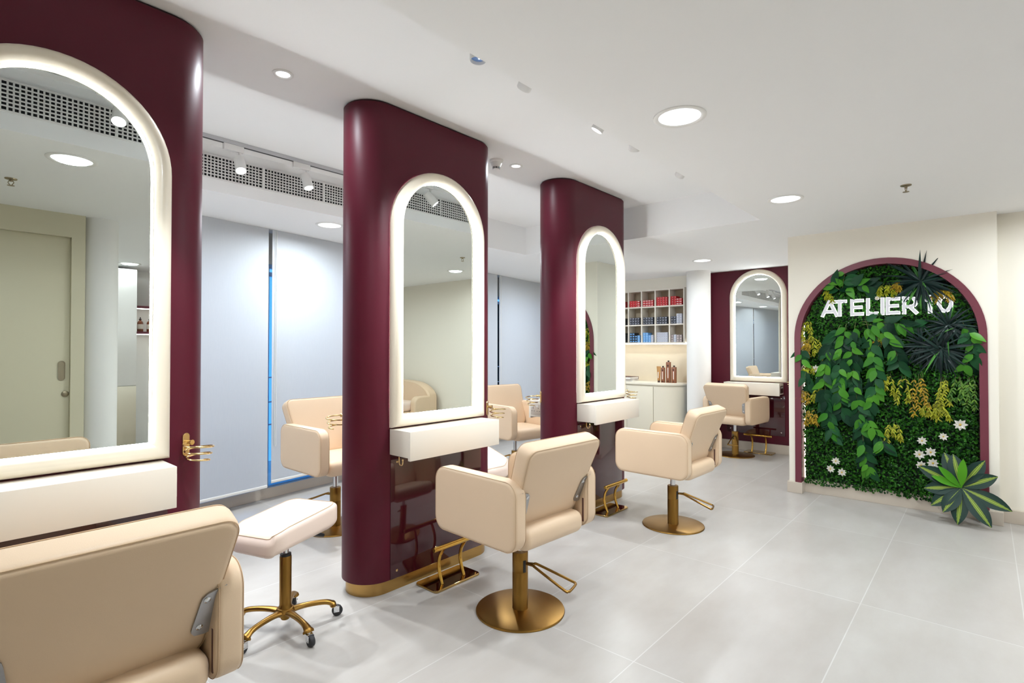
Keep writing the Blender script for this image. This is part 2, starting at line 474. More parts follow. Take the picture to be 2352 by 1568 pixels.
# far end: burgundy panelled wall, column, bulkhead over the shelves
bm = BM(); box(bm, 8.3, 8.4, 1.555, 3.24, 0, ZL); struct('wall_far', bm, M['burg'])
bm = BM(); box(bm, 8.27, 8.3, 1.555, 3.24, 0, 0.128, 0.003); struct('baseboard_far', bm, M['stone'])
bm = BM(); lathe(bm, [(0.175, 0), (0.175, ZL)], 48, 8.02, 3.275); struct('column_far', bm, M['wallw'], smooth=True)
bm = BM(); box(bm, 8.25, 8.31, 3.232, 3.25, 0, ZL); struct('trim_2', bm, M['wall'])
bm = BM(); box(bm, XR, XR + 0.1, 3.2, 7.1, 0, ZL); box(bm, 8.3, XR, 3.4, 7.0, 2.49, ZL); struct('wall_shelves', bm, M['wall'])

# window wall, slightly skewed to the row of pillars
WROT = math.atan(0.14)
WO = (2.7, 5.465, 0)
bm = BM()
box(bm, -5.6, 6.6, 0.0, 0.1, 0, 0.1); box(bm, -5.6, 6.6, 0.02, 0.16, 2.36, ZL); box(bm, -5.6, -4.2, 0.02, 0.16, 0.1, 2.36); box(bm, 5.6, 6.6, 0.02, 0.16, 0.1, 2.36)
struct('wall_window', bm, M['winframe'], loc=WO, rot=(0, 0, WROT))
bm = BM(); box(bm, -5.5, 6.0, -0.022, 0.0, 0, 0.1, 0.003); box(bm, -5.5, 6.0, -0.022, 0.03, 0.096, 0.104)
struct('baseboard_window', bm, M['stone'], loc=WO, rot=(0, 0, WROT))
for i in range(5):
    xa, xb = -4.2 + 1.96 * i, -4.2 + 1.96 * (i + 1)
    w = bpy.data.objects.new('window_%d' % (i + 1), None); COL.objects.link(w); w['kind'] = 'structure'
    w.location = WO; w.rotation_euler = (0, 0, WROT)
    bm = BM()
    box(bm, xa, xa + 0.04, 0.03, 0.09, 0.1, 2.36); box(bm, xb - 0.04, xb, 0.03, 0.09, 0.1, 2.36)
    for z, hh in ((0.1, 0.008), (2.24, 0.04), (2.32, 0.04)): box(bm, xa, xb, 0.03, 0.09, z, z + hh)
    for z in (0.72, 0.95, 1.2): box(bm, xa, xb, 0.05, 0.07, z, z + 0.012)
    obj('window_frame', bm, M['winmet'], w, False)
    bm = BM(); box(bm, xa + 0.04, xb - 0.04, 0.055, 0.06, 0.108, 2.25); obj('window_pane', bm, M['glass'], w, False)

# ------------------------------------------------------------------ roller blinds
def blind(xa, xb, zb, label):
    t = thing('roller_blind', label, 'blind', (WO[0], WO[1], 0), WROT, 'roller blinds along the window wall')
    bm = BM(); box(bm, xa, xb, -0.152, -0.15, zb, ZL - 0.002)
    obj('fabric', bm, M['blind'], t, False)
    bm = BM(); box(bm, xa, xb, -0.157, -0.145, zb - 0.006, zb + 0.022, 0.004); obj('bottom_rail', bm, M['whitep'], t)
    bm = BM(); tube(bm, [(xa + 0.03, -0.16, z) for z in (0.55, 1.2, 1.9, ZL - 0.01)], 0.0025, 6); tube(bm, [(xa + 0.045, -0.16, z) for z in (0.55, 1.2, 1.9, ZL - 0.01)], 0.0025, 6)
    tube(bm, [(xa + 0.03, -0.16, 0.55), (xa + 0.034, -0.16, 0.54), (xa + 0.041, -0.16, 0.54), (xa + 0.045, -0.16, 0.55)], 0.0025, 6)
    obj('pull_cord', bm, M['whitep'], t)
    return t
# blind seams in the wall's own x: about -0.34, 1.62 and 3.58
blind(-5.2, -2.36, 0.13, 'white roller blind at the far left end, seen only in the far mirror')
blind(-2.32, -0.365, 0.15, 'wide white roller blind between the front and middle burgundy pillars, on the left')
blind(-0.325, 1.62, 0.185, 'wide white roller blind behind the beige chair left of the middle pillar')
blind(1.66, 3.55, 0.15, 'narrow visible strip of white roller blind beside the middle pillar, far windows')
blind(3.60, 5.6, 0.15, 'white roller blind seen between the middle and farthest burgundy pillars')

# ------------------------------------------------------------------ pillars
def stadium(hx, r, cx, cy, n=24):
    p = []
    for k in range(n + 1):
        a = -PI / 2 + PI * k / n
        p.append((cx + hx + r * math.cos(a), cy + r * math.sin(a)))
    for k in range(n + 1):
        a = PI / 2 + PI * k / n
        p.append((cx - hx + r * math.cos(a), cy + r * math.sin(a)))
    return p
PLAB = ('tall burgundy rounded pillar nearest the camera, at the left edge',
        'tall burgundy rounded pillar in the middle of the row of three',
        'tall burgundy rounded pillar farthest along the row, beside the product shelves')
for i, cx in enumerate(PCX):
    t = thing('mirror_stand', PLAB[i], 'pillar', (cx, YC, 0), 0, 'burgundy pillars in a row')
    bm = BM()
    rings = [[(x, y, z) for x, y in stadium(HX, RP - ins, 0, 0)] for z, ins in ((0.082, 0.012), (0.082, 0.003), (0.085, 0), (3.006, 0), (3.009, 0.003), (3.009, 0.012))]
    loops(bm, rings); obj('body', bm, M['burg'], t)
    bm = BM(); loops(bm, [[(x, y, z) for x, y in stadium(HX, RP - 0.012, 0, 0)] for z in (3.007, 3.0199)]); obj('top_reveal', bm, M['reveal'], t)
    bm = BM(); loops(bm, [[(x, y, z) for x, y in stadium(HX, RP - 0.024, 0, 0)] for z in (0.0, 0.0825)]); obj('plinth', bm, M['brass'], t)
    for s in (1, -1):
        bm = BM(); box(bm, -HX + 0.012, HX - 0.002, -RP - 0.004, -RP + 0.004, 0.084, 0.852, 0.0015)
        p = obj('gloss_panel', bm, M['burgloss'], t, rot=(0, 0, 0 if s == 1 else PI)); p['label'] = 'glossy burgundy lower panel'
        for (x, z) in ((-0.34, 0.13), (0.34, 0.13), (-0.34, 0.80), (0.34, 0.80)):
            bm = BM(); lathe(bm, [(0.008, 0), (0.008, 0.002), (0.005, 0.0045), (0.001, 0.005)], 12, mat4=Matrix.Translation((x, -RP - 0.003, z)) @ Matrix.Rotation(PI / 2, 4, 'X'))
            obj('panel_screw', bm, M['goldwire'], p)

# ------------------------------------------------------------------ arched mirrors and ledges
MW, MZ0, MZ1 = 0.795, 1.016, 2.665
def archring(ins, depth, n=32):
    hw = MW / 2 - ins
    zs = MZ1 - MW / 2
    p = [(-hw, -depth, MZ0 + ins)]
    p += [(-hw * math.cos(PI * k / n), -depth, zs + hw * math.sin(PI * k / n)) for k in range(n + 1)]
    p.append((hw, -depth, MZ0 + ins))
    return p
def make_mirror(label, loc, rz, group):
    t = thing('arched_mirror', label, 'mirror', loc, rz, group)
    prof = [(0.0, 0.0), (0.0, 0.022), (0.006, 0.040), (0.018, 0.053), (0.036, 0.060), (0.054, 0.058), (0.066, 0.051), (0.072, 0.042), (0.0735, 0.0285)]
    bm = BM(); loops(bm, [archring(a, d_) for a, d_ in prof], False, False); obj('frame', bm, M['cream'], t)
    bm = BM(); loops(bm, [archring(a, d_) for a, d_ in ((0.0735, 0.028), (0.0738, 0.02), (0.0735, 0.0125))], False, False)
    l = obj('light_strip', bm, M['led'], t); l['label'] = 'glowing white strip inside the frame'
    bm = BM(); bm.faces.new([bm.verts.new(p) for p in archring(0.066, 0.012)]); bm.faces.new([bm.verts.new(p) for p in archring(0.066, 0.004)][::-1])
    obj('glass', bm, M['mirror'], t, False)
    return t
def make_ledge(label, loc, rz, group, side=1):
    t = thing('wall_ledge', label, 'shelf', loc, rz, group)
    bm = BM(); box(bm, -0.385, 0.385, -0.186, -0.004, 0.852, 1.008, 0.002); obj('body', bm, M['lam'], t)
    bm = BM(); box(bm, -0.385, 0.385, -0.206, -0.184, 0.836, 1.008, 0.002); obj('front_board', bm, M['lam'], t)
    return t
def add_socket(t, x, face=1, mat='socket'):
    """Double socket on the end of a ledge."""
    bm = BM(); box(bm, *(sorted((x, x + 0.010 * face))), -0.175, -0.05, 0.872, 0.972, 0.003)
    s = obj('socket_plate', bm, M[mat], t)
    for yy in (-0.145, -0.082):
        for dy, dz, w, h in ((0, 0.022, 0.005, 0.012), (-0.014, -0.006, 0.009, 0.005), (0.014, -0.006, 0.009, 0.005)):
            xs = sorted((x + 0.0095 * face, x + 0.0108 * face))
            bm = BM(); box(bm, xs[0], xs[1], yy + dy - w / 2, yy + dy + w / 2, 0.912 + dz - h / 2, 0.912 + dz + h / 2)
            obj('socket_hole', bm, M['black'], s, False)
    for yy in (-0.155, -0.095):
        xs = sorted((x + 0.0095 * face, x + 0.0125 * face)); bm = BM(); box(bm, xs[0], xs[1], yy - 0.006, yy + 0.006, 0.943, 0.960, 0.001)
        obj('socket_switch', bm, M['whitep'], s)
MLAB = ('large glowing arched mirror on the nearest burgundy pillar', 'glowing arched mirror on the middle burgundy pillar', 'glowing arched mirror on the farthest burgundy pillar of the row')
LLAB = ('cream ledge under the mirror of the nearest pillar, brightest of the ledges', 'cream ledge under the mirror of the middle pillar', 'cream ledge under the mirror of the farthest pillar in the row')
for i, cx in enumerate(PCX):
    make_mirror(MLAB[i], (cx, YF - 0.001, 0), 0, 'lit arched mirrors')
    make_mirror('glowing arched mirror on the window side of the %s pillar' % ('nearest', 'middle', 'farthest')[i], (cx, YF + 2 * RP + 0.001, 0), PI, 'lit arched mirrors')
    t = make_ledge(LLAB[i], (cx - 0.012, YF, 0), 0, 'cream ledges under the mirrors')
    if i == 0: add_socket(t, 0.385)
    if i > 0:
        # small gold hook hanging under the ledge's left end
        hk = thing('bag_hook', 'small gold hook under the left end of the %s pillar ledge' % ('middle' if i == 1 else 'farthest'), 'hook', (cx - 0.405, YF - 0.11, 0.852), 0, 'gold hooks under the ledges')
        bm = BM()
        tube(bm, [(0, 0, 0.0), (0, 0, -0.028)] + [(0, -0.018 * (1 - math.cos(a)), -0.03 - 0.018 * math.sin(a)) for a in [PI * k / 10 for k in range(11)]] + [(0, -0.036, -0.018)], 0.0035, 8)
        obj('hanging_wire', bm, M['goldwire'], hk)
        bm = BM(); bmesh.ops.create_uvsphere(bm, u_segments=12, v_segments=8, radius=0.006, matrix=Matrix.Translation((0, -0.036, -0.014))); obj('tip', bm, M['goldwire'], hk)
t = make_ledge('back ledge with metal sockets on its end, beside the farthest pillar', (PCX[2] + 0.003, YF + 2 * RP, 0), PI, 'cream ledges under the mirrors'); add_socket(t, 0.385)
# far wall set
make_mirror('glowing arched mirror on the flat burgundy wall at the far end', (8.299, 2.5, 0), PI / 2 * -1, 'lit arched mirrors')
t = make_ledge('cream ledge under the far wall mirror, behind the far chair', (8.3, 2.545, 0), -PI / 2, 'cream ledges under the mirrors'); add_socket(t, 0.385, 1, 'capbrown')
bm = BM(); box(bm, 8.29, 8.2999, 2.14, 2.95, 0.25, 0.83, 0.002)
gb = tag(obj('gloss_board', bm, M['burgloss']), 'glossy burgundy board on the far wall under the ledge', 'panel')
for (y, z) in ((2.19, 0.30), (2.19, 0.79), (2.90, 0.30), (2.90, 0.79)):
    bm = BM(); lathe(bm, [(0.009, 0), (0.009, 0.002), (0.005, 0.0045), (0.001, 0.005)], 12, mat4=Matrix.Translation((8.2895, y, z)) @ Matrix.Rotation(-PI / 2, 4, 'Y'))
    obj('mounting_screw', bm, M['chrome'], gb)

# ------------------------------------------------------------------ dryer holders (spiral wire)
def holder(label, cx, th, flip=1):
    c, s = math.cos(th), math.sin(th)
    t = thing('dryer_holder', label, 'holder', (cx + RP * c, YC + RP * s, 1.06), th, 'gold spiral dryer holders')
    bm = BM(); rings = [[(z, x, y) for x, y in rrect(0.034 - i, 0.108 - i, 0.017 - i / 2)] for i, z in ((0, -0.002), (0, 0.004), (0.003, 0.006))]
    loops(bm, rings); obj('back_plate', bm, M['goldwire'], t)
    bm = BM(); tube(bm, [(0.004, 0, 0.012), (0.036, 0, 0.012)], 0.008, 12); tube(bm, [(0.034, 0, 0.012), (0.040, 0, 0.012)], 0.012, 12); obj('peg', bm, M['goldwire'], t)
    pts = []
    turns = 2.8
    for k in range(100):
        u = k / 99
        a = PI + flip * 2 * PI * turns * u
        r = 0.064 - 0.022 * u
        pts.append((0.078 + r * math.cos(a), r * math.sin(a), 0.012 - 0.085 * u))
    bm = BM(); tube(bm, pts, 0.0042, 8); obj('spiral', bm, M['goldwire'], t)
    return t
holder('gold spiral dryer holder on the rounded end of the nearest pillar, casting a shadow', PCX[0] + HX, math.radians(-66))
holder('gold spiral dryer holder on the right end of the middle pillar', PCX[1] + HX, math.radians(-60))
holder('gold spiral dryer holder on the right end of the farthest pillar in the row', PCX[2] + HX, math.radians(-52))
holder('gold spiral dryer holder peeking out left of the middle pillar, before the chair', PCX[1] - HX, math.radians(118))
holder('gold spiral dryer holder left of the farthest pillar, above the sockets', PCX[2] - HX, math.radians(140))
t = thing('dryer_holder', 'gold spiral dryer holder at the far wall mirror, mostly hidden by the niche wall', 'holder', (8.3, 2.03, 1.03), PI, 'gold spiral dryer holders')
bm = BM(); box(bm, -0.002, 0.006, -0.017, 0.017, -0.05, 0.05, 0.002); obj('back_plate', bm, M['goldwire'], t)
bm = BM(); tube(bm, [(0.078 + (0.064 - 0.022 * k / 79) * math.cos(PI + 2 * PI * 2.8 * k / 79), (0.064 - 0.022 * k / 79) * math.sin(PI + 2 * PI * 2.8 * k / 79), 0.012 - 0.085 * k / 79) for k in range(80)], 0.0042, 8); obj('spiral', bm, M['goldwire'], t)

# ------------------------------------------------------------------ salon chairs
SEATZ = 0.485
def make_chair(label, loc, rz, lift=0.0, piston=True):
    t = thing('salon_chair', label, 'chair', loc, rz, 'beige salon chairs')
    bm = BM(); lathe(bm, [(0.255, 0), (0.256, 0.004), (0.253, 0.010), (0.246, 0.0125), (0.06, 0.016)], 64); obj('base_disc', bm, M['antique'], t)
    bm = BM(); lathe(bm, [(0.047, 0.014), (0.045, 0.02), (0.045, 0.222), (0.0445, 0.223), (0.0445, 0.225), (0.045, 0.226), (0.045, 0.334), (0.043, 0.337), (0.03, 0.337)], 40)
    co = obj('column', bm, M['antique'], t)
    bm = BM(); box(bm, -0.009, 0.009, -0.0465, -0.040, 0.228, 0.296, 0.001); s_ = obj('lever_slot', bm, M['black'], co, rot=(0, 0, math.radians(-14)))
    bm = BM()
    pts = smoothpath([(0.004, -0.043, 0.272), (0.012, -0.085, 0.272), (0.022, -0.105, 0.268), (0.062, -0.29, 0.196), (0.058, -0.312, 0.190), (0.04, -0.32, 0.188), (-0.04, -0.32, 0.188), (-0.058, -0.312, 0.190), (-0.062, -0.29, 0.196), (-0.022, -0.105, 0.268), (-0.012, -0.085, 0.272), (-0.004, -0.043, 0.272)], 4)
    tube(bm, pts, 0.0075, 8); obj('foot_lever', bm, M['antique'], t, rot=(0, 0, math.radians(18)))
    z = SEATZ + lift
    bm = BM(); lathe(bm, [(0.021, 0.33), (0.021, z - 0.015)], 20); obj('piston', bm, M['chrome'], t)
    bm = BM(); box(bm, -0.09, 0.09, -0.11, 0.11, z - 0.050, z - 0.030, 0.003); obj('under_plate', bm, M['black'], t)
    # seat cushion: side profile extruded across, soft rims
    bm = BM()
    slab(bm, 0.505, 0.62, 0.125, 0.05, 0.048, Matrix.Translation((0, 0.035, z + 0.0295)), puff=0.006, bs=6); obj('seat', bm, M['leather'], t)
    # arms
    for s in (-1, 1):
        A4 = Matrix.Translation((s * 0.2975, 0.035, z + 0.164)) @ Matrix.Rotation(PI / 2, 4, 'Z') @ Matrix.Rotation(PI / 2, 4, 'X')
        bm = BM(); slab(bm, 0.65, 0.36, 0.085, 0.078, 0.020, A4, puff=0.002); a_ = obj('armrest', bm, M['leather'], t)
        bm = BM()
        for sg in (-1, 1):
            tube(bm, [A4 @ Vector((x, y, sg * 0.036)) for x, y in rrect(0.65 - 0.006, 0.36 - 0.006, 0.075, 8)], 0.0016, 6, closed=True)
        obj('piping', bm, M['piping'], a_)
        bm = BM(); box(bm, *sorted((s * 0.2535, s * 0.2565)), -0.262, -0.250, z + 0.02, z + 0.155, 0.001); obj('zip', bm, M['bookcov'], a_)
    # backrest
    B4 = Matrix.Translation((0, -0.228, z + 0.298)) @ Matrix.Rotation(math.radians(21.5), 4, 'X') @ Matrix.Rotation(PI / 2, 4, 'X')
    def taper(x, y, zz): return (x * (1 - 0.20 * (0.5 - y / 0.49)), y, zz)
    bm = BM(); slab(bm, 0.62, 0.49, 0.10, 0.062, 0.024, B4, puff=0.004, fn=taper); bk = obj('backrest', bm, M['leather'], t)
    bm = BM()
    for sg in (-1, 1):
        tube(bm, [B4 @ Vector(taper(x, y, sg * 0.044)) for x, y in rrect(0.62 - 0.010, 0.49 - 0.010, 0.057, 8)], 0.0016, 6, closed=True)
    obj('piping', bm, M['piping'], bk)
    for s in (-1, 1):
        bm = BM()
        out_ = [(0.204, -0.136), (0.202, -0.128), (0.216, -0.030), (0.220, -0.014), (0.232, -0.002), (0.285, 0.014), (0.280, -0.02), (0.262, -0.146), (0.245, -0.152), (0.213, -0.148)]
        out_ = [(s * x, y) for x, y in out_]
        rings = [[B4 @ Vector((x, y, 0.0535 + d_)) for x, y in out_] for d_ in (0, 0.005)]
        loops(bm, rings); br = obj('bracket', bm, M['steel'], t, False)
        # fold of the bracket running forward to the arm
        bm = BM()
        q0 = [B4 @ Vector((s * 0.285, 0.012, 0.056)), B4 @ Vector((s * 0.262, -0.144, 0.056))]
        q1 = [Vector((s * 0.2545, -0.20, z + 0.245)), Vector((s * 0.2545, -0.20, z + 0.14))]
        f = [bm.verts.new(p) for p in (q0[0], q0[1], q1[1], q1[0])]; bm.faces.new(f)
        bmesh.ops.solidify(bm, geom=bm.faces[:], thickness=0.004)
        obj('bracket_fold', bm, M['steel'], br, False)
        for yb in (-0.022, -0.118):
            bm = BM(); lathe(bm, [(0.010, 0), (0.010, 0.002), (0.006, 0.004), (0.0055, 0.002), (0.001, 0.002)], 14, mat4=B4 @ Matrix.Translation((s * 0.233 - s * 0.010 * (yb < -0.1), yb, 0.0585)))
            obj('bolt', bm, M['chrome'], br)
    return t
c1 = make_chair('largest beige salon chair with its back to the camera, at the bottom left', (0.382, 2.045, 0), math.radians(0))
dup(c1, (2.36, 2.018, 0), math.radians(-3), 'beige salon chair facing the middle pillar mirror, in front of the middle pillar')
dup(c1, (4.352, 2.008, 0), math.radians(-1.5), 'beige salon chair facing the farthest pillar of the row, third from the camera')
dup(c1, (7.785, 2.66, 0), math.radians(-95), 'small far beige salon chair facing the burgundy end wall')
c5 = make_chair('beige salon chair with raised seat left of the middle pillar, facing forward', (2.42, 4.12, 0), math.radians(180), 0.05)
dup(c5, (4.65, 4.05, 0), math.radians(170), 'beige salon chair seen in the gap between the middle and farthest pillars')

# ------------------------------------------------------------------ saddle stools on castors
def make_stool(label, loc, rz, srz):
    t = thing('saddle_stool', label, 'stool', loc, rz, 'pale saddle stools')
    W_, L_, TH = 0.40, 0.43, 0.115
    def drop(x, y):
        u, v = x / (W_ / 2), y / (L_ / 2)
        f_ = max(0.0, -v - 0.05)
        return 0.034 * max(0.0, v) ** 1.6 - 0.060 * f_ ** 1.7 + 0.018 * abs(u) ** 2 * (v > -0.9) - 0.016 * max(0.0, -v - 0.5) * (1 - abs(u)) * 2 + 0.014 * u
    def seatring(ins, zz):
        pts = []
        for x, y in rrect(W_ - 2 * ins, L_ - 2 * ins, 0.075 - ins * 0.3, 10):
            pts.append((x, y, zz))
        return pts
    rings, zc = [], 0.545
    bb, bs = 0.034, 6
    for f_ in (0.9, 0.7, 0.5, 0.3, 0.15): rings.append(seatring(bb + f_ * 0.165, -TH / 2))
    for k in range(bs + 1):
        a = PI / 2 * k / bs; rings.append(seatring(bb * (1 - math.sin(a)), -TH / 2 + bb * (1 - math.cos(a))))
    for k in range(bs, -1, -1):
        a = PI / 2 * k / bs; rings.append(seatring(bb * (1 - math.sin(a)), TH / 2 - bb * (1 - math.cos(a))))
    for f_ in (0.15, 0.3, 0.5, 0.7, 0.9): rings.append(seatring(bb + f_ * 0.165, TH / 2 + 0.006 * f_))
    half = len(rings) // 2
    rings = [[(x, y, zc + zz + drop(x, y) * (1.0 if zz > -0.02 else 0.75)) for x, y, zz in r] for r in rings]
    bm = BM(); loops(bm, rings); st = obj('seat', bm, M['pink'], t, rot=(0, 0, srz))
    bm = BM(); tube(bm, [(x, y, z + 0.001) for x, y, z in rings[half + bs - 2]], 0.0022, 6, closed=True); obj('seam', bm, M['piping'], st)
    bm = BM(); box(bm, -0.07, 0.07, -0.08, 0.08, 0.472, 0.488, 0.003); lathe(bm, [(0.03, 0.452), (0.034, 0.475)], 20); obj('mount', bm, M['black'], t)
    bm = BM(); tube(bm, [(0.05, -0.0, 0.47), (0.13, 0.0, 0.462), (0.17, 0.0, 0.452)], 0.005, 8); tube(bm, [(0.168, 0, 0.453), (0.20, 0, 0.444), (0.235, 0, 0.430)], [0.008, 0.012, 0.010], 10); obj('height_lever', bm, M['black'], t, rot=(0, 0, math.radians(6)))
    bm = BM(); lathe(bm, [(0.016, 0.36), (0.016, 0.46)], 20); obj('piston', bm, M['chrome'], t)
    bm = BM(); lathe(bm, [(0.040, 0.10), (0.036, 0.115), (0.031, 0.125), (0.0305, 0.14), (0.0305, 0.385), (0.029, 0.388), (0.02, 0.388)], 32); obj('column', bm, M['antique'], t)
    bm = BM(); lathe(bm, [(0.0285, 0.386), (0.0285, 0.40), (0.018, 0.402)], 24); obj('collar', bm, M['black'], t)
    bm = BM(); lathe(bm, [(0.02, 0.050), (0.024, 0.056), (0.024, 0.066), (0.045, 0.075), (0.052, 0.095), (0.042, 0.112), (0.03, 0.116)], 32); obj('hub', bm, M['antique'], t)
    for k in range(5):
        a = math.radians(-90 + 72 * k)
        leg_path = smoothpath([(0.03, 0, 0.093), (0.09, 0, 0.098), (0.16, 0, 0.096), (0.215, 0, 0.088), (0.243, 0, 0.074), (0.250, 0, 0.062)], 4)
        n_ = len(leg_path)
        bm = BM(); rings = []
        for q, p in enumerate(leg_path):
            u = q / (n_ - 1)
            w = 0.026 - 0.012 * math.sin(PI * min(1, u * 1.15)) * 0.9 + 0.004 * (u > 0.8); h = 0.014 + 0.004 * (u > 0.75)
            tn = (leg_path[min(q + 1, n_ - 1)] - leg_path[max(q - 1, 0)]).normalized()
            up = Vector((-tn.z, 0, tn.x))
            rings.append([p + Vector((0, 1, 0)) * w * math.cos(2 * PI * i / 12) + up * h * math.sin(2 * PI * i / 12) for i in range(12)])
        loops(bm, rings); lg = obj('leg', bm, M['antique'], t, rot=(0, 0, a))
        bm = BM(); tube(bm, [(0.252, 0, 0.075), (0.252, 0, 0.050)], 0.010, 10); box(bm, 0.236, 0.27, -0.017, 0.017, 0.055, 0.060, 0.002)
        for s in (-1, 1): box(bm, 0.250, 0.280, s * 0.015 - 0.0015, s * 0.015 + 0.0015, 0.024, 0.056, 0.001)
        tube(bm, [(0.272, -0.019, 0.029), (0.272, 0.019, 0.029)], 0.004, 8)
        ck = obj('caster', bm, M['chrome'], lg)
        bm = BM(); lathe(bm, [(0.008, -0.012), (0.026, -0.012), (0.029, -0.008), (0.029, 0.008), (0.026, 0.012), (0.008, 0.012)], 28, mat4=Matrix.Translation((0.272, 0, 0.029)) @ Matrix.Rotation(PI / 2, 4, 'X'))
        obj('caster_wheel', bm, M['rubber'], lg)
    return t
s1 = make_stool('pale saddle stool on gold five-star castor base beside the foreground chair', (1.372, 2.835, 0), 0, math.radians(-78))
for ch in s1.children:
    if ch.name.startswith('leg'): pass
dup(s1, (3.16, 3.15, 0), math.radians(60), 'pale saddle stool half hidden behind the middle pillar')

# ------------------------------------------------------------------ footrests
def make_footrest(label, loc, rz):
    t = thing('footrest', label, 'footrest', loc, rz, 'gold T-bar footrests')
    bm = BM(); loops(bm, [[(x, y, z) for x, y in rrect(0.385 - i, 0.205 - i, 0.022)] for z, i in ((0.0, 0.004), (0.003, 0), (0.012, 0), (0.016, 0.006))]); obj('base_plate', bm, M['plate'], t)
    for x in (-0.093, 0.093):
        pts = smoothpath([(x, -0.018, 0.014), (x, 0.012, 0.06), (x, 0.022, 0.10), (x, 0.018, 0.16), (x, -0.006, 0.215), (x, -0.036, 0.255)], 5)
        pts = [Vector((x, -0.045, 0.014)), Vector((x, -0.028, 0.055))] + [p for p in smoothpath([(x, -0.018, 0.085), (x, -0.012, 0.13), (x, -0.02, 0.18), (x, -0.045, 0.225), (x, -0.075, 0.258)], 5)]
        bm = BM(); tube(bm, pts, 0.0115, 12); obj('post', bm, M['goldpol'], t)
    bm = BM(); tube(bm, [(-0.192, -0.08, 0.262), (-0.187, -0.08, 0.262), (0.187, -0.08, 0.262), (0.192, -0.08, 0.262)], [0.012, 0.016, 0.016, 0.012], 16); obj('foot_bar', bm, M['goldpol'], t)
    return t
f1 = make_footrest('gold T-bar footrest at the foot of the middle pillar, behind the chair', (2.358, 2.63, 0), 0)
dup(f1, (4.335, 2.63, 0), 0, 'gold T-bar footrest at the foot of the farthest pillar in the row')
dup(f1, (8.17, 2.45, 0), -PI / 2, 'gold T-bar footrest on the floor before the far burgundy wall')

# ------------------------------------------------------------------ ceiling fittings
def make_downlight(label, x, y, z, R=0.13, power=30.0, small=False):
    t = thing('downlight', label, 'ceiling light', (x, y, z), 0, 'small recessed spots' if small else 'round recessed downlights')
    r2 = R * (0.62 if small else 0.78)
    bm = BM(); lathe(bm, [(R, 0.0), (R, -0.004), (R - 0.006, -0.007), (r2 + 0.006, -0.006), (r2, -0.001)], 48, cap=False); obj('rim', bm, M['whitep'], t)
    bm = BM(); lathe(bm, [(r2 + 0.003, -0.002), (r2 * 0.62, -0.0025)], 40, cap=False); obj('reflector', bm, M['lensdim'], t)
    bm = BM(); lathe(bm, [(r2 * 0.62, -0.0025), (r2 * 0.3, -0.003)], 40, cap=True); obj('lens', bm, M['lens'], t)
    ld = bpy.data.lights.new('downlight_lamp', 'AREA'); ld.shape = 'DISK'; ld.size = r2 * 1.6; ld.energy = power; ld.color = (0.87, 0.945, 1.0); ld.spread = math.radians(172)
    lo = bpy.data.objects.new('downlight_lamp', ld); COL.objects.link(lo); lo.location = (x, y, z - 0.012)
    return t
PD = 12.0; PR = 14.0; PW = 16.0
make_downlight('large round ceiling downlight nearest the camera, above the open floor', 2.593, 1.153, ZL, power=PD)
make_downlight('round ceiling downlight between the near one and the plant wall', 4.577, 1.168, ZL, power=PR)
make_downlight('round ceiling downlight in front of the far shelves and column', 7.036, 2.82, ZL, power=PD)
make_downlight('round ceiling downlight left of the middle pillar, near the blinds', 2.674, 4.676, ZL, power=PW)
make_downlight('round ceiling downlight reflected in the mirror of the nearest pillar', 0.682, 1.21, ZL, power=PD)
make_downlight('round ceiling downlight reflected in the mirror of the middle pillar', 5.512, -0.533, ZL, power=8.5)
make_downlight('round ceiling downlight beyond the right edge of the view, over the open floor', 3.55, -0.55, ZL, power=PR)
make_downlight('round ceiling downlight over the wash area behind the camera', 2.055, -3.386, ZL, power=PD)
make_downlight('round ceiling downlight over the chair behind the farthest pillar', 4.65, 4.75, ZL, power=PW)
make_downlight('round ceiling downlight by the blinds at the far left end', 0.7, 4.65, ZL, power=PW)
make_downlight('round ceiling downlight over the middle of the wash area', 4.6, -2.2, ZL, power=PR)
make_downlight('round ceiling downlight by the window in front of the far shelves', 6.9, 4.75, ZL, power=PW)
make_downlight('small recessed spot between the nearest and middle pillars', 1.374, 2.902, ZT, 0.056, power=7, small=True)
make_downlight('small recessed spot between the middle and farthest pillars', 3.354, 2.914, ZT, 0.056, power=4, small=True)

t = thing('smoke_detector', 'white domed smoke detector on the tray ceiling beside the middle pillar', 'smoke detector', (3.148, 2.945, ZT))
bm = BM(); lathe(bm, [(0.056, 0), (0.056, -0.014), (0.052, -0.018), (0.046, -0.020)], 32); obj('base', bm, M['whitep'], t)
bm = BM(); lathe(bm, [(0.046, -0.02), (0.044, -0.034), (0.034, -0.052), (0.030, -0.056), (0.026, -0.072), (0.010, -0.078)], 32); obj('dome', bm, M['whitep'], t)
bm = BM()
for k in range(8):
    a = 2 * PI * k / 8
    for z, r in ((-0.060, 0.0290), (-0.068, 0.0275)):
        m4 = Matrix.Rotation(a, 4, 'Z') @ Matrix.Translation((r, 0, z))
        vs = box(bm, -0.0015, 0.0015, -0.008, 0.008, -0.0025, 0.0025)
        for v in vs: v.co = m4 @ v.co
obj('vent_slot', bm, M['black'], t, False)

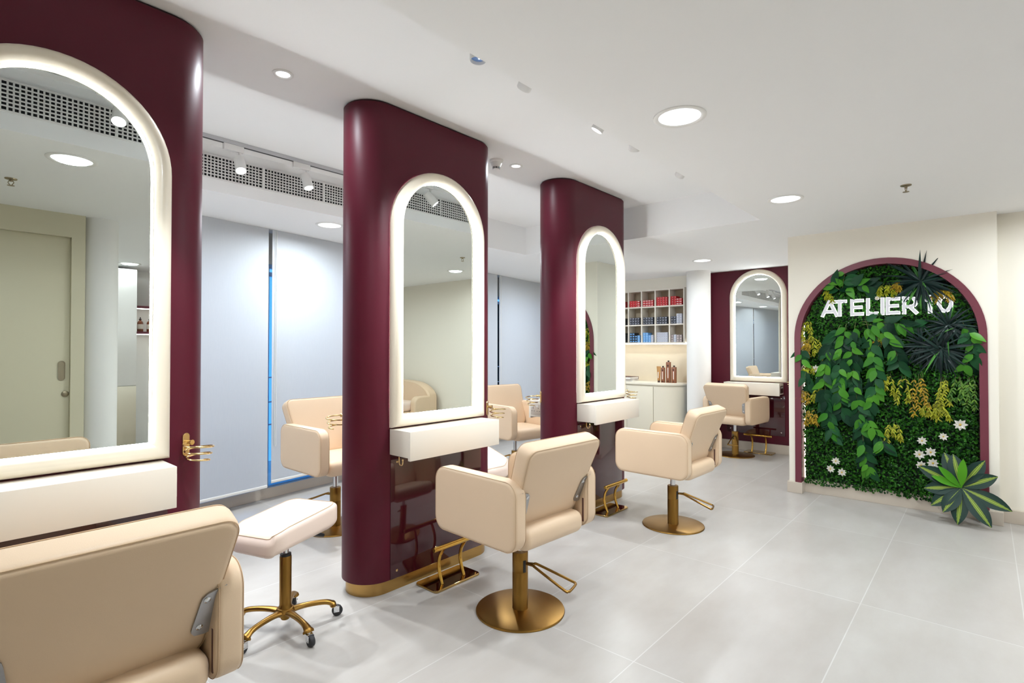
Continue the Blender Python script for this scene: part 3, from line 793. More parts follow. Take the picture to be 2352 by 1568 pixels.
def sprinkler(label, x, y):
    t = thing('sprinkler', label, 'sprinkler', (x, y, ZL), 0.4)
    bm = BM(); lathe(bm, [(0.034, 0), (0.033, -0.006), (0.02, -0.010)], 28); obj('ceiling_plate', bm, M['bronze'], t)
    bm = BM(); lathe(bm, [(0.010, -0.008), (0.010, -0.02), (0.006, -0.022)], 16)
    for s in (-1, 1): tube(bm, [(s * 0.010, 0, -0.016), (s * 0.016, 0, -0.028), (s * 0.006, 0, -0.044), (0, 0, -0.048)], 0.0028, 8)
    obj('body', bm, M['bronze'], t)
    bm = BM(); lathe(bm, [(0.020, -0.048), (0.020, -0.050), (0.004, -0.050)], 24); obj('deflector', bm, M['bronze'], t)
sprinkler('dark fire sprinkler on the ceiling in front of the plant wall', 4.76, 0.417)
sprinkler('dark fire sprinkler on the ceiling reflected in the nearest mirror', 0.479, 0.423)

# air grilles along both upstands of the tray
def grille(label, xc, y, face):
    t = thing('air_grille', label, 'air vent', (xc, y, 2.858), 0 if face < 0 else PI, 'air grilles on the tray upstands')
    w, h = 0.5, 0.158
    bm = BM(); box(bm, -w / 2, w / 2, -0.003, -0.0005, -h / 2, h / 2); obj('shade_sheet', bm, M['dark'], t, False)  # flat dark sheet painted as the shaded hollow behind the bars
    bm = BM()
    for z in (-h / 2 - 0.008, h / 2): box(bm, -w / 2 - 0.01, w / 2 + 0.01, -0.016, -0.0005, z, z + 0.008)
    for x in (-w / 2 - 0.01, w / 2): box(bm, x, x + 0.010, -0.016, -0.0005, -h / 2, h / 2)
    obj('frame', bm, M['whitem'], t, False)
    bm = BM()
    nb = 20
    for k in range(1, nb): x = -w / 2 + w * k / nb; box(bm, x - 0.0042, x + 0.0042, -0.007, -0.003, -h / 2, h / 2)
    for k in range(1, 7): z = -h / 2 + h * k / 7; box(bm, -w / 2, w / 2, -0.013, -0.007, z - 0.0038, z + 0.0038)
    obj('bars', bm, M['whitem'], t, False)
    return t
g0 = None
for k in range(-3, 4):
    xc = 2.145 + 0.52 * (k - 1) if True else 0
    names = {-3: 'white air grille at the hidden left end of the window-side upstand', -2: 'white air grille behind the nearest pillar on the window-side upstand', -1: 'white air grille left of the first spotlight on the window-side upstand', 0: 'white air grille behind the left rail spotlight', 1: 'white air grille behind the right rail spotlight', 2: 'white air grille just left of the middle pillar top', 3: 'white air grille hidden behind the middle pillar'}
    if g0 is None: g0 = grille(names[k], xc, TY1, -1)
    else: dup(g0, (xc, TY1, 2.858), 0, names[k])
for k in range(0, 8):
    xc = 0.838 + 0.5145 * (k - 1.5)
    nm = ['first', 'second', 'third', 'fourth', 'fifth', 'sixth', 'seventh', 'eighth'][k]
    dup(g0, (xc, TY0, 2.858), PI, 'white air grille on the camera-side upstand, %s from the left, seen reflected in mirrors' % nm)

# track rails with cylinder spotlights
def rail(label, y, x0, x1):
    t = thing('track_rail', label, 'lighting track', (0, y, ZT), 0)
    bm = BM(); box(bm, x0, x1, -0.017, 0.017, -0.028, -0.0005, 0.001); obj('channel', bm, M['alu'], t, False)
    bm = BM(); box(bm, x0 + 0.01, x1 - 0.01, -0.009, 0.009, -0.0288, -0.027); obj('slot', bm, M['black'], t, False)
    return t
rail('grey ceiling track in front of the window-side air grilles', 4.12, -1.2, 3.2)
rail('grey ceiling track hidden in the tray along the camera-side upstand', 1.70, -1.2, 4.6)
def spot(label, x, y, aim, power, lit=True, cone=52):
    t = thing('track_spotlight', label, 'spotlight', (x, y, ZT - 0.028), 0, 'white cylinder track spotlights')
    bm = BM(); box(bm, -0.085, 0.055, -0.016, 0.016, -0.045, -0.0005, 0.003); obj('adapter', bm, M['whitem'], t)
    bm = BM(); tube(bm, [(0.03, 0, -0.045), (0.03, 0, -0.095)], 0.008, 10); obj('arm', bm, M['whitem'], t)
    p0 = Vector((x + 0.03, y, ZT - 0.028 - 0.125))
    d_ = (Vector(aim) - p0).normalized()
    q = d_.to_track_quat('-Z', 'Y').to_matrix().to_4x4()
    m4 = Matrix.Translation((0.03, 0, -0.125)) @ q
    bm = BM(); lathe(bm, [(0.030, 0.055), (0.036, 0.05), (0.038, 0.0), (0.038, -0.068), (0.035, -0.072), (0.032, -0.066), (0.031, -0.055)], 28, cap=False, mat4=m4)
    loops(bm, [[(0.030 * math.cos(2 * PI * k / 28), 0.030 * math.sin(2 * PI * k / 28), 0.055) for k in range(28)], [(0.001 * math.cos(2 * PI * k / 28), 0.001 * math.sin(2 * PI * k / 28), 0.055) for k in range(28)]], False, True, mat4=m4)
    obj('housing', bm, M['whitem'], t)
    bm = BM(); lathe(bm, [(0.0315, -0.058), (0.015, -0.060)], 24, mat4=m4); obj('lens', bm, M['spotlens'] if lit else M['bluelens'], t)
    if lit:
        ld = bpy.data.lights.new('spotlight_lamp', 'SPOT'); ld.energy = power; ld.spot_size = math.radians(cone); ld.spot_blend = 1.0 if cone > 55 else 0.55; ld.shadow_soft_size = 0.028; ld.color = (0.90, 0.955, 1.0)
        lo = bpy.data.objects.new('spotlight_lamp', ld); COL.objects.link(lo); lo.location = p0 + d_ * 0.078; lo.rotation_euler = d_.to_track_quat('-Z', 'Y').to_euler()
    return t
PS = 80.0
spot('white rail spotlight nearer the nearest pillar, in front of the grille', 1.60, 4.12, (1.45, 2.7, 0.2), PS)
spot('white rail spotlight nearer the middle pillar, in front of the grille', 2.12, 4.12, (2.42, 3.3, 0.6), PS)
spot('white rail spotlight on the window side hidden behind the nearest pillar', 0.45, 4.12, (0.5, 3.2, 0.8), PS)
spot('white rail spotlight on the window side hidden behind the middle pillar', 2.9, 4.12, (3.5, 2.5, 0.2), PS * 0.6)
for x, lab, aim, lit in ((1.67, 'white spotlight peeking under the ceiling edge, blue lensed, leftmost of five', (1.62, 1.76, 0), False),
                    (2.03, 'white spotlight peeking under the ceiling edge, second of five from the left', (2.37, 2.74, 1.95), True),
                    (2.72, 'white spotlight peeking under the ceiling edge, middle of five', (2.30, 2.9, 0.9), True),
                    (3.12, 'white spotlight peeking under the ceiling edge, fourth of five from the left', (4.38, 2.74, 1.0), True),
                    (3.87, 'white spotlight peeking under the ceiling edge, rightmost of five', (4.38, 2.74, 1.95), True),
                    (0.79, 'white spotlight reflected in the top of the nearest mirror', (0.42, 2.7, 1.1), True)):
    hot = aim[2] > 1.9
    spot(lab, x, 1.70, aim, 115.0 if hot else 55.0, lit, 58 if hot else 52)

# ------------------------------------------------------------------ product shelves at the far end
t = thing('cubby_shelf', 'cream wall-mounted cubby shelf full of cartons at the far end', 'shelf', (8.27, 0, 0))
CY = [3.618 + 0.2495 * k for k in range(8)]
CZ = [1.597, 1.897, 2.200, 2.478]
bm = BM()
for y in CY[1:]: box(bm, 0.002, 0.218, y - 0.010, y + 0.010, CZ[0], CZ[3])
box(bm, 0.001, 0.224, CY[0] - 0.012, CY[0] + 0.012, CZ[0] - 0.011, CZ[3] + 0.012)
for z in CZ: box(bm, 0, 0.2175, CY[0] + 0.005, CY[-1] + 0.01, z - 0.010, z + 0.010)
obj('frame', bm, M['lam'], t, False)
bm = BM(); box(bm, 0.218, 0.225, CY[0], CY[-1], CZ[0], CZ[3]); obj('back_board', bm, M['cellshade'], t, False)
bm = BM(); loops(bm, [[(0.03 + 0.03 * math.sin(a), CY[0] - 0.012 - 0.045 * (1 - math.cos(a)) if False else CY[0] - 0.04 * math.sin(a / 1.0 * 0.5) - 0.012, z) for a in [PI * k / 8 for k in range(9)]] + [(0.2, CY[0] - 0.05, z), (0.2, CY[0] - 0.012, z)] for z in (CZ[0] - 0.01, CZ[3] + 0.012)]); obj('end_panel', bm, M['lam'], t)
bm = BM(); box(bm, 0.02, 0.06, CY[0] - 0.04, CY[-1], CZ[0] - 0.022, CZ[0] - 0.012); l = obj('light_strip', bm, M['cubled'], t, False)
bm = BM(); box(bm, 8.485, 8.499, 3.4, 5.6, 0.95, 1.6); struct('trim_3', bm, M['marble'])

# cartons: one small mesh per look, copied box by box
def carton(name, body, face, w, d, h, marks):
    bm = BM(); box(bm, 0, d, -w / 2, w / 2, 0, h, 0.0012, 1)
    for (y0, y1, z0, z1) in marks: box(bm, -0.0008, 0.0006, -w / 2 + w * y0, -w / 2 + w * y1, h * z0, h * z1, mi=1)
    o = obj(name, bm, [body, face], None, False)
    return o
protos = {
    'red': carton('colour_carton', M['red'], M['redw'], 0.043, 0.15, 0.036, [(0.1, 0.3, 0.35, 0.6)]),
    'redwhite': carton('colour_carton', M['red'], M['redw'], 0.043, 0.15, 0.036, [(0.08, 0.92, 0.40, 0.72)]),
    'dark': carton('colour_carton', M['navy'], M['grey'], 0.040, 0.15, 0.040, [(0.22, 0.42, 0.55, 0.8), (0.58, 0.78, 0.55, 0.8), (0.40, 0.60, 0.25, 0.5), (0.94, 1.0, 0.0, 1.0)]),
    'bluelabel': carton('colour_carton', M['navy'], M['lblue'], 0.043, 0.15, 0.040, [(0.14, 0.86, 0.2, 0.72)]),
    'blue': carton('colour_carton', M['lblue'], M['grey'], 0.043, 0.15, 0.040, [(0.2, 0.6, 0.3, 0.5)]),
    'grey': carton('colour_carton', M['grey'], M['taupe'], 0.043, 0.15, 0.040, [(0.2, 0.7, 0.35, 0.5)]),
    'taupe': carton('colour_carton', M['taupe'], M['redw'], 0.043, 0.15, 0.040, [(0.2, 0.75, 0.4, 0.62)]),
}
used = set()
KIND = {'red': 'plain red', 'redwhite': 'red and white', 'dark': 'black', 'bluelabel': 'black and blue-labelled', 'blue': 'light blue', 'grey': 'pale grey', 'taupe': 'taupe'}
COLN = ['rightmost', 'second from right', 'third from right', 'fourth from right', 'fifth from right', 'sixth from right', 'leftmost']
ROWN = ['bottom', 'middle', 'top']
CELL = {  # (row, column): columns of boxes as (look, how many high)
    (2, 0): [('redwhite', 3), ('redwhite', 3), ('red', 4), ('red', 4)], (2, 1): [('red', 4)] * 4, (2, 2): [('redwhite', 3)] * 4, (2, 3): [('redwhite', 3), ('red', 3), ('red', 3), ('red', 3)], (2, 4): [('red', 3)] * 3,
    (1, 0): [('grey', 4), ('grey', 4), ('dark', 3), ('dark', 3)], (1, 1): [('dark', 3)] * 4, (1, 2): [('dark', 3)] * 4, (1, 3): [('dark', 3)] * 4, (1, 4): [('dark', 3)] * 3,
    (0, 0): [('taupe', 3), ('taupe', 3), ('grey', 3), ('taupe', 3)], (0, 1): [('grey', 4)] * 5, (0, 2): [('grey', 3), ('blue', 3), ('blue', 4), ('blue', 4)], (0, 3): [('blue', 3), ('bluelabel', 3), ('bluelabel', 4), ('bluelabel', 4)], (0, 4): [('bluelabel', 4)] * 3,
}
for (row, c), cols in CELL.items():
    ys = CY[c] + 0.03
    for q, (look, high) in enumerate(cols):
        n_ = len(cols)
        y = CY[c] + 0.045 + (0.195 / max(n_, 4)) * (q + 0.5) if n_ >= 4 else CY[c] + 0.095 + 0.047 * (q + 0.3)
        lab = 'small %s carton in the %s cubby of the %s row' % (KIND[look], COLN[c], ROWN[row])
        for h in range(high):
            p = protos[look]
            if look in used: o = p.copy(); COL.objects.link(o)
            else: o = p; used.add(look)
            hh = 0.037 if look.startswith('red') else 0.041
            o.location = (8.30, y, CZ[row] + 0.0105 + hh * h)
            tag(o, lab, 'box', 'cartons in the %s cubby of the %s row' % (COLN[c], ROWN[row]))
# counter cabinet with a rounded right end
t = thing('storage_counter', 'cream storage counter with rounded right end under the cubby shelf', 'cabinet', (0, 0, 0))
def cfoot(off, x0=8.48):
    p = [(x0, 5.6), (7.93 - off, 5.6), (7.93 - off, 3.98)]
    for k in range(13):
        a = PI / 2 * k / 12
        p.append((7.93 + 0.30 - (0.30 + off) * math.cos(a), 3.98 - (0.40 + off) * math.sin(a)))
    p.append((x0, 3.58 - off))
    return p
bm = BM(); loops(bm, [[(x, y, z) for x, y in cfoot(-0.01)] for z in (0.0, 0.915)]); obj('carcass', bm, M['cab'], t)
bm = BM(); loops(bm, [[(x, y, z) for x, y in cfoot(o_)] for z, o_ in ((0.918, 0.012), (0.921, 0.016), (0.947, 0.016), (0.95, 0.012))]); obj('counter_top', bm, M['quartz'], t)
for ya, yb in ((3.985, 4.45), (4.455, 4.95), (4.955, 5.45)):
    bm = BM(); box(bm, 7.918, 7.936, ya, yb, 0.06, 0.895, 0.002); obj('door', bm, M['cab'], t)
bm = BM()
arc = [(7.93 + 0.30 - 0.302 * math.cos(a), 3.98 - 0.402 * math.sin(a)) for a in [PI / 2 * k / 16 for k in range(17)]]
arc2 = [(7.93 + 0.30 - 0.285 * math.cos(a), 3.98 - 0.385 * math.sin(a)) for a in [PI / 2 * k / 16 for k in range(17)]]
loops(bm, [[(x, y, z) for x, y in arc + arc2[::-1]] for z in (0.06, 0.895)]); obj('curved_door', bm, M['cab'], t)
# bottles, tube and books on the counter
def bottle(name, label, x, y, w, h, mat, cap=True):
    t = thing(name, label, 'bottle', (x, y, 0.95), 0, 'bronze product bottles on the counter')
    bm = BM(); loops(bm, [[(px, py, z) for px, py in rrect(0.042 - i, w - i, 0.012, 5)] for z, i in ((0, 0.004), (0.004, 0), (h - 0.006, 0), (h, 0.008))]); obj('body', bm, mat, t)
    bm = BM(); box(bm, -0.0225, -0.0205, -0.007, 0.007, h * 0.22, h * 0.72); obj('label_text', bm, M['labelw'], t, False)
    bm = BM(); box(bm, -0.0225, -0.0205, -0.012, 0.012, h * 0.78, h * 0.86); box(bm, -0.0225, -0.0205, -0.012, 0.012, h * 0.04, h * 0.10); obj('emblem', bm, M['capbrown'], t, False)
    bm = BM(); lathe(bm, [(0.014, h), (0.014, h + 0.022), (0.012, h + 0.024)], 16); obj('cap', bm, M['capbrown'], t)
bottle('shampoo_bottle', 'tallest bronze bottle in the group on the counter', 8.22, 3.86, 0.078, 0.335, M['bottle'])
bottle('shampoo_bottle', 'short bronze bottle left of the tallest bottle, beside the copper tube', 8.20, 3.945, 0.062, 0.245, M['bottle'])
bottle('shampoo_bottle', 'rightmost bronze bottle, nearest the column', 8.22, 3.765, 0.080, 0.255, M['bottle'])
t = thing('cream_tube', 'shiny copper tube standing on its cap, leftmost beside the bottles', 'tube', (8.19, 4.015, 0.95))
bm = BM(); loops(bm, [[(px, py, z) for px, py in rrect(a, b_, min(a, b_) * 0.49, 5)] for z, a, b_ in ((0.03, 0.042, 0.042), (0.1, 0.04, 0.05), (0.2, 0.02, 0.066), (0.262, 0.006, 0.076))]); obj('body', bm, M['copper'], t)
bm = BM(); lathe(bm, [(0.018, 0), (0.019, 0.03)], 20); obj('cap', bm, M['capbrown'], t)
bm = BM(); box(bm, -0.024, -0.019, -0.007, 0.007, 0.07, 0.17); obj('label_text', bm, M['labelw'], t, False)
for k, (z0, h, rz, lab) in enumerate(((0.95, 0.035, 0.10, 'white brochure stack under the brown book'), (0.985, 0.045, -0.12, 'thick brown book lying on the counter edge beside the farthest pillar'))):
    t = thing('book', lab, 'book', (8.18, 4.62, z0), rz, 'books on the counter')
    bm = BM(); box(bm, -0.12, 0.12, -0.18, 0.18, 0.0, 0.004); box(bm, -0.12, 0.12, -0.18, 0.18, h - 0.005, h); box(bm, 0.116, 0.12, -0.18, 0.18, 0, h); obj('cover', bm, M['bookcov'] if k else M['paper'], t, False)
    bm = BM(); box(bm, -0.114, 0.116, -0.175, 0.175, 0.004, h - 0.005); obj('pages', bm, M['paper'], t, False)

# ------------------------------------------------------------------ plant wall in the niche
HXF = WX + 0.075     # mean depth of the hedge face
def inside(y, z, r): 
    if z < 0.13: return False
    if z <= AZ: return abs(y - AY) < r
    return (y - AY) ** 2 + (z - AZ) ** 2 < r * r
hw = thing('hedge_panel', 'dense boxwood hedge panel filling the arched burgundy niche', 'plant wall', (WX + 0.12, AY, 0.0))
bm = BM()
pa = archpts(AI - 0.01, 0.14); loops(bm, [[(x, y - AY, z) for y, z in pa] for x in (-0.01, 0.02)]); obj('backing_mat', bm, M['hedgeback'], hw, False)
nleaf = 20000
ys = rng.uniform(AY - AI, AY + AI, nleaf * 2); zs = rng.uniform(0.10, 2.36, nleaf * 2)
ok = np.where(zs <= AZ, np.abs(ys - AY) < AI - 0.012, (ys - AY) ** 2 + (zs - AZ) ** 2 < (AI - 0.012) ** 2)
ys, zs = ys[ok][:nleaf], zs[ok][:nleaf]
n = len(ys)
lump = 0.022 * np.sin(ys * 17 + 3 * np.sin(zs * 9)) * np.sin(zs * 15 + 2 * np.cos(ys * 11))
xs = HXF + lump + rng.uniform(-0.028, 0.03, n)
low = np.clip((0.19 - zs) / 0.1, 0, 1); xs = xs + low * 0.012
L = rng.uniform(0.018, 0.034, n); Wd = L * rng.uniform(0.55, 0.8, n)
ang = rng.uniform(0, 2 * np.pi, n)
tilt = rng.uniform(-0.9, 0.9, n); roll_ = rng.uniform(-0.8, 0.8, n)
du = np.stack([np.sin(tilt) * 0.8 - 0.25, np.cos(ang) * np.cos(tilt), np.sin(ang) * np.cos(tilt)], 1); du /= np.linalg.norm(du, axis=1, keepdims=True)
nrm = np.stack([-np.cos(roll_), np.sin(roll_) * np.sin(ang), -np.sin(roll_) * np.cos(ang)], 1)
dv = np.cross(nrm, du); dv /= np.linalg.norm(dv, axis=1, keepdims=True)
nn = np.cross(du, dv)
C0 = np.stack([xs - (WX + 0.12), ys - AY, zs], 1)
base = C0 - du * L[:, None] / 2; tip = C0 + du * L[:, None] / 2 + nn * (0.15 * L)[:, None]
def side(sg, u, w): return C0 + dv * (sg * Wd * w / 2)[:, None] + du * (u * L)[:, None] - nn * (0.12 * L * w)[:, None]
V = np.stack([base, side(1, -0.25, 0.85), side(1, 0.18, 0.95), tip, side(-1, 0.18, 0.95), side(-1, -0.25, 0.85)], 1).reshape(-1, 3)
idx = np.arange(n) * 6
F = np.concatenate([np.stack([idx, idx + 1, idx + 2, idx + 3], 1), np.stack([idx, idx + 3, idx + 4, idx + 5], 1)])
me = bpy.data.meshes.new('foliage'); me.from_pydata(V.tolist(), [], F.tolist()); me.update()
o = link('foliage', me, M['hedge'], hw, False); o['kind'] = 'stuff'

def leaf(bm, p, d_, nrm_, L, W, droop=0.25, fold=0.18, seg=6, uvl=None, peak=0.8):
    """One pointed oval leaf from its base p along d_, arching away from nrm_."""
    d_ = Vector(d_).normalized(); nrm_ = Vector(nrm_); nrm_ = (nrm_ - d_ * nrm_.dot(d_)).normalized(); s = d_.cross(nrm_)
    rows = []
    for k in range(seg + 1):
        u = k / seg
        w = W / 2 * (math.sin(PI * min(1, u ** peak)) ** 0.8) * (1 - 0.25 * u * (peak < 1)) if 0 < k < seg else W * 0.02
        c = Vector(p) + d_ * L * u - nrm_ * (droop * L * u * u)
        rows.append((bm.verts.new(c + s * w + nrm_ * fold * w), bm.verts.new(c), bm.verts.new(c - s * w + nrm_ * fold * w)))
    fs = []
    for k, (a, b_) in enumerate(zip(rows[:-1], rows[1:])):
        for i in (0, 1):
            f = bm.faces.new((a[i], a[i + 1], b_[i + 1], b_[i]))
            if uvl is not None:
                uvs = ((i * 0.5, k / seg), (i * 0.5 + 0.5, k / seg), (i * 0.5 + 0.5, (k + 1) / seg), (i * 0.5, (k + 1) / seg))
                for lp, q in zip(f.loops, uvs): lp[uvl].uv = q

VX = HXF - 0.06
def vine(label, strands, per=0.05, size=0.115, seed=1, young=0.33):
    r_ = random.Random(seed)
    y0, z0 = strands[0][0]
    t = thing('leafy_vine', label, 'plant', (VX, y0, z0), 0, 'broad leaved trailing plants on the hedge')
    bs, bd, bl = BM(), BM(), BM()
    for st in strands:
        pts = smoothpath([(-0.02 * math.sin(PI * i / max(1, len(st) - 1)), y - y0, z - z0) for i, (y, z) in enumerate(st)], 8)
        tube(bs, pts, 0.003, 5)
        acc = 0.0
        for a, b_ in zip(pts[:-1], pts[1:]):
            acc += (b_ - a).length
            while acc > per:
                acc -= per
                dr = (b_ - a).normalized()
                for s in (-1, 1):
                    if r_.random() < 0.12: continue
                    yo = r_.random() < young
                    side = Vector((0, s, 0)) if abs(dr.z) > 0.4 else Vector((0, 0, s))
                    d_ = dr * r_.uniform(0.3, 1.0) + side * r_.uniform(0.35, 1.0) + Vector((r_.uniform(-0.35, 0.1), 0, -0.35))
                    nr = Vector((-1, r_.uniform(-0.5, 0.5), r_.uniform(-0.2, 0.7)))
                    L = size * r_.uniform(0.75, 1.15) * (0.85 if yo else 1)
                    p = b_ + Vector((r_.uniform(-0.035, -0.01) if yo else r_.uniform(-0.02, 0.02), 0, 0))
                    leaf(bl if yo else bd, p, d_, nr, L, L * r_.uniform(0.52, 0.64), r_.uniform(0.08, 0.3))
    obj('stems', bs, M['stem'], t)
    obj('mature_leaves', bd, M['vdark'], t); obj('young_leaves', bl, M['vlight'], t)
    return t
vine('large trailing broad-leaved vine hanging down the left and middle of the hedge', [
    [(1.084, 1.742), (1.181, 1.503), (1.221, 1.238), (1.204, 0.93), (1.16, 0.605)],
    [(0.954, 1.76), (0.981, 1.503), (0.969, 1.203), (0.924, 0.864), (0.88, 0.488), (0.839, 0.304)],
    [(1.03, 1.75), (1.08, 1.42), (1.09, 1.1), (1.07, 0.85)],
    [(0.864, 1.757), (0.812, 1.503), (0.789, 1.293), (0.798, 1.084), (0.86, 0.9)],
    [(0.924, 0.864), (0.80, 0.73), (0.71, 0.55)]], 0.036, 0.142, 3, 0.32)
vine('broad-leaved vine right under the white sign letters', [
    [(0.90, 1.742), (0.76, 1.70), (0.66, 1.55), (0.60, 1.36)], [(0.90, 1.766), (0.724, 1.752), (0.572, 1.727), (0.47, 1.70)]], 0.04, 0.14, 5, 0.28)
vine('broad-leaved plant above the first sign letters, top left of the arch', [
    [(1.063, 2.07), (1.05, 2.17), (1.035, 2.27)], [(1.062, 2.089), (0.933, 2.123), (0.808, 2.092)], [(1.06, 2.07), (1.12, 2.12), (1.13, 2.17)]], 0.042, 0.145, 8, 0.35)
vine('small broad-leaved sprig overlapping the left burgundy trim, above its twin', [[(1.40, 1.52), (1.43, 1.46), (1.42, 1.36)]], 0.045, 0.15, 9, 0.3)
vine('small broad-leaved sprig overlapping the left burgundy trim, lower of two', [[(1.37, 1.30), (1.40, 1.22), (1.37, 1.13)]], 0.045, 0.15, 10, 0.3)
vine('broad-leaved sprig beside the right burgundy trim, among dark spiky plants', [[(0.15, 1.74), (0.09, 1.60), (0.08, 1.45), (0.13, 1.36)]], 0.05, 0.14, 12, 0.35)

def spiky(label, y, z, R, nl, seed, lean=0.0, fromz=-200, toz=380):
    r_ = random.Random(seed)
    t = thing('spiky_plant', label, 'plant', (HXF - 0.03, y, z), 0, 'dark spiky rosettes on the hedge')
    bm, bg = BM(), BM()
    for k in range(nl):
        a = math.radians(fromz + (toz - fromz) * k / nl + r_.uniform(-9, 9))
        out_ = r_.uniform(0.25, 1.0)
        d_ = Vector((-0.55 * r_.uniform(0.2, 1.2), math.cos(a), math.sin(a) + lean))
        nr = Vector((-1, 0, 0.5)) + Vector((0, -math.cos(a), -math.sin(a))) * 0.3
        L = R * r_.uniform(0.7, 1.1)
        tgt = bg if r_.random() < 0.12 else bm
        leaf(tgt, (r_.uniform(-0.03, 0.0), r_.uniform(-0.012, 0.012), r_.uniform(-0.012, 0.012)), d_, nr, L, R * r_.uniform(0.06, 0.10), r_.uniform(0.1, 0.75), 0.35, 7, None, 0.7)
    obj('leaves', bm, M['spike'], t); obj('young_leaves', bg, M['spikeg'], t)
spiky('dark spiky rosette at the top of the arch, over the sign', 0.439, 2.12, 0.28, 90, 21)
spiky('dark spiky rosette right below the sign, right of the vine', 0.249, 1.709, 0.24, 64, 22)
spiky('dark drooping spiky plant lowest of the three, above the yellow sprays', 0.30, 1.50, 0.26, 84, 23, -0.55)
spiky('dark spiky plant between the sign vine and the right rosettes', 0.44, 1.55, 0.22, 60, 24, -0.35)

def spray(label, y, z, H, mat, seed, nst=3, spread=0.05):
    r_ = random.Random(seed)
    t = thing('leaf_spray', label, 'plant', (HXF - 0.03, y, z), 0, 'yellow-green hanging sprays on the hedge')
    bs, bm = BM(), BM()
    for s in range(nst):
        y1 = spread * 1.3 * ((s + 0.5) / nst * 2 - 1) + r_.uniform(-0.015, 0.015); h = H * r_.uniform(0.55, 1.1)
        pts = smoothpath([(0, y1 * 0.4, r_.uniform(0, 0.03)), (-0.03, y1 * 0.8 + r_.uniform(-0.01, 0.01), -h * 0.35), (-0.04, y1 + r_.uniform(-0.015, 0.015), -h * 0.7), (-0.025, y1 * 1.1 + r_.uniform(-0.02, 0.02), -h)], 7)
        tube(bs, pts, 0.0018, 5)
        n_ = len(pts)
        for q in range(3, n_, 2):
            p = pts[q]; u = q / n_
            for sd in (-1, 1):
                if r_.random() < 0.3 * (1 - u): continue
                d_ = Vector((r_.uniform(-0.6, 0.0), sd * r_.uniform(0.25, 0.8), -r_.uniform(0.4, 1.0)))
                leaf(bm, p, d_, (-1, sd * 0.3, r_.uniform(0, 0.6)), r_.uniform(0.032, 0.052), r_.uniform(0.013, 0.018), 0.15, 0.2, 4)
        leaf(bm, pts[-1], (-0.2, r_.uniform(-0.2, 0.2), -1), (-1, 0, 0.2), 0.045, 0.015, 0.1, 0.2, 4)
    obj('stems', bs, M['stem'], t); obj('leaflets', bm, M[mat], t)
for args in (('yellow spray on the hedge edge, highest along the left trim', 1.385, 1.80, 0.2, 'yellow', 1, 3, 0.03), ('orange-yellow spray below the highest one along the left trim', 1.378, 1.61, 0.16, 'orange', 2, 3, 0.03),
             ('thin green-yellow spray right of the left trim sprays, beside the vine', 1.29, 1.62, 0.24, 'yellow', 3, 2, 0.03), ('yellow spray beside the white flower at the left trim', 1.385, 1.33, 0.10, 'yellow', 4, 3, 0.04),
             ('yellow-green spray between vine and left trim at mid height', 1.27, 1.13, 0.17, 'yellow', 5, 3, 0.05), ('orange spray crossing the left trim at mid height', 1.41, 1.07, 0.12, 'orange', 6, 3, 0.04),
             ('orange-yellow spray at the left edge below mid height', 1.35, 0.88, 0.22, 'orange', 7, 3, 0.04), ('yellow spray touching the first letter of the sign', 1.20, 2.10, 0.11, 'yellow', 8, 3, 0.03),
             ('yellow spray hanging above the middle letters of the sign', 0.70, 2.12, 0.16, 'yellow', 9, 3, 0.05), ('orange spray beside the top spiky rosette', 0.62, 2.13, 0.07, 'orange', 19, 3, 0.03),
             ('orange spray inside the big vine below the sign', 0.77, 1.66, 0.13, 'orange', 10, 3, 0.04), ('yellow spray right of the big vine, leftmost of the middle row', 0.70, 1.25, 0.2, 'yellow', 11, 3, 0.05),
             ('thin yellow spray second in the middle row', 0.575, 1.24, 0.24, 'yellow', 12, 2, 0.03), ('orange spray in the centre of the middle row', 0.46, 1.26, 0.36, 'orange', 13, 4, 0.05),
             ('bright yellow bushy spray at the bottom of the middle row', 0.36, 1.02, 0.15, 'yellow', 14, 5, 0.08), ('long yellow spray right of centre in the middle row', 0.29, 1.24, 0.40, 'yellow', 15, 4, 0.04),
             ('pale green spray right in the middle row, above the largest flower', 0.185, 1.24, 0.24, 'spray', 16, 3, 0.03), ('green spray nearest the right trim', 0.10, 1.25, 0.26, 'spray', 17, 3, 0.04),
             ('yellow spray alone on the plain hedge, right of the vine tip', 0.66, 0.80, 0.16, 'yellow', 18, 3, 0.05), ('orange spray over the last digits of the sign', 0.27, 2.05, 0.12, 'orange', 20, 4, 0.06)):
    spray(*args)

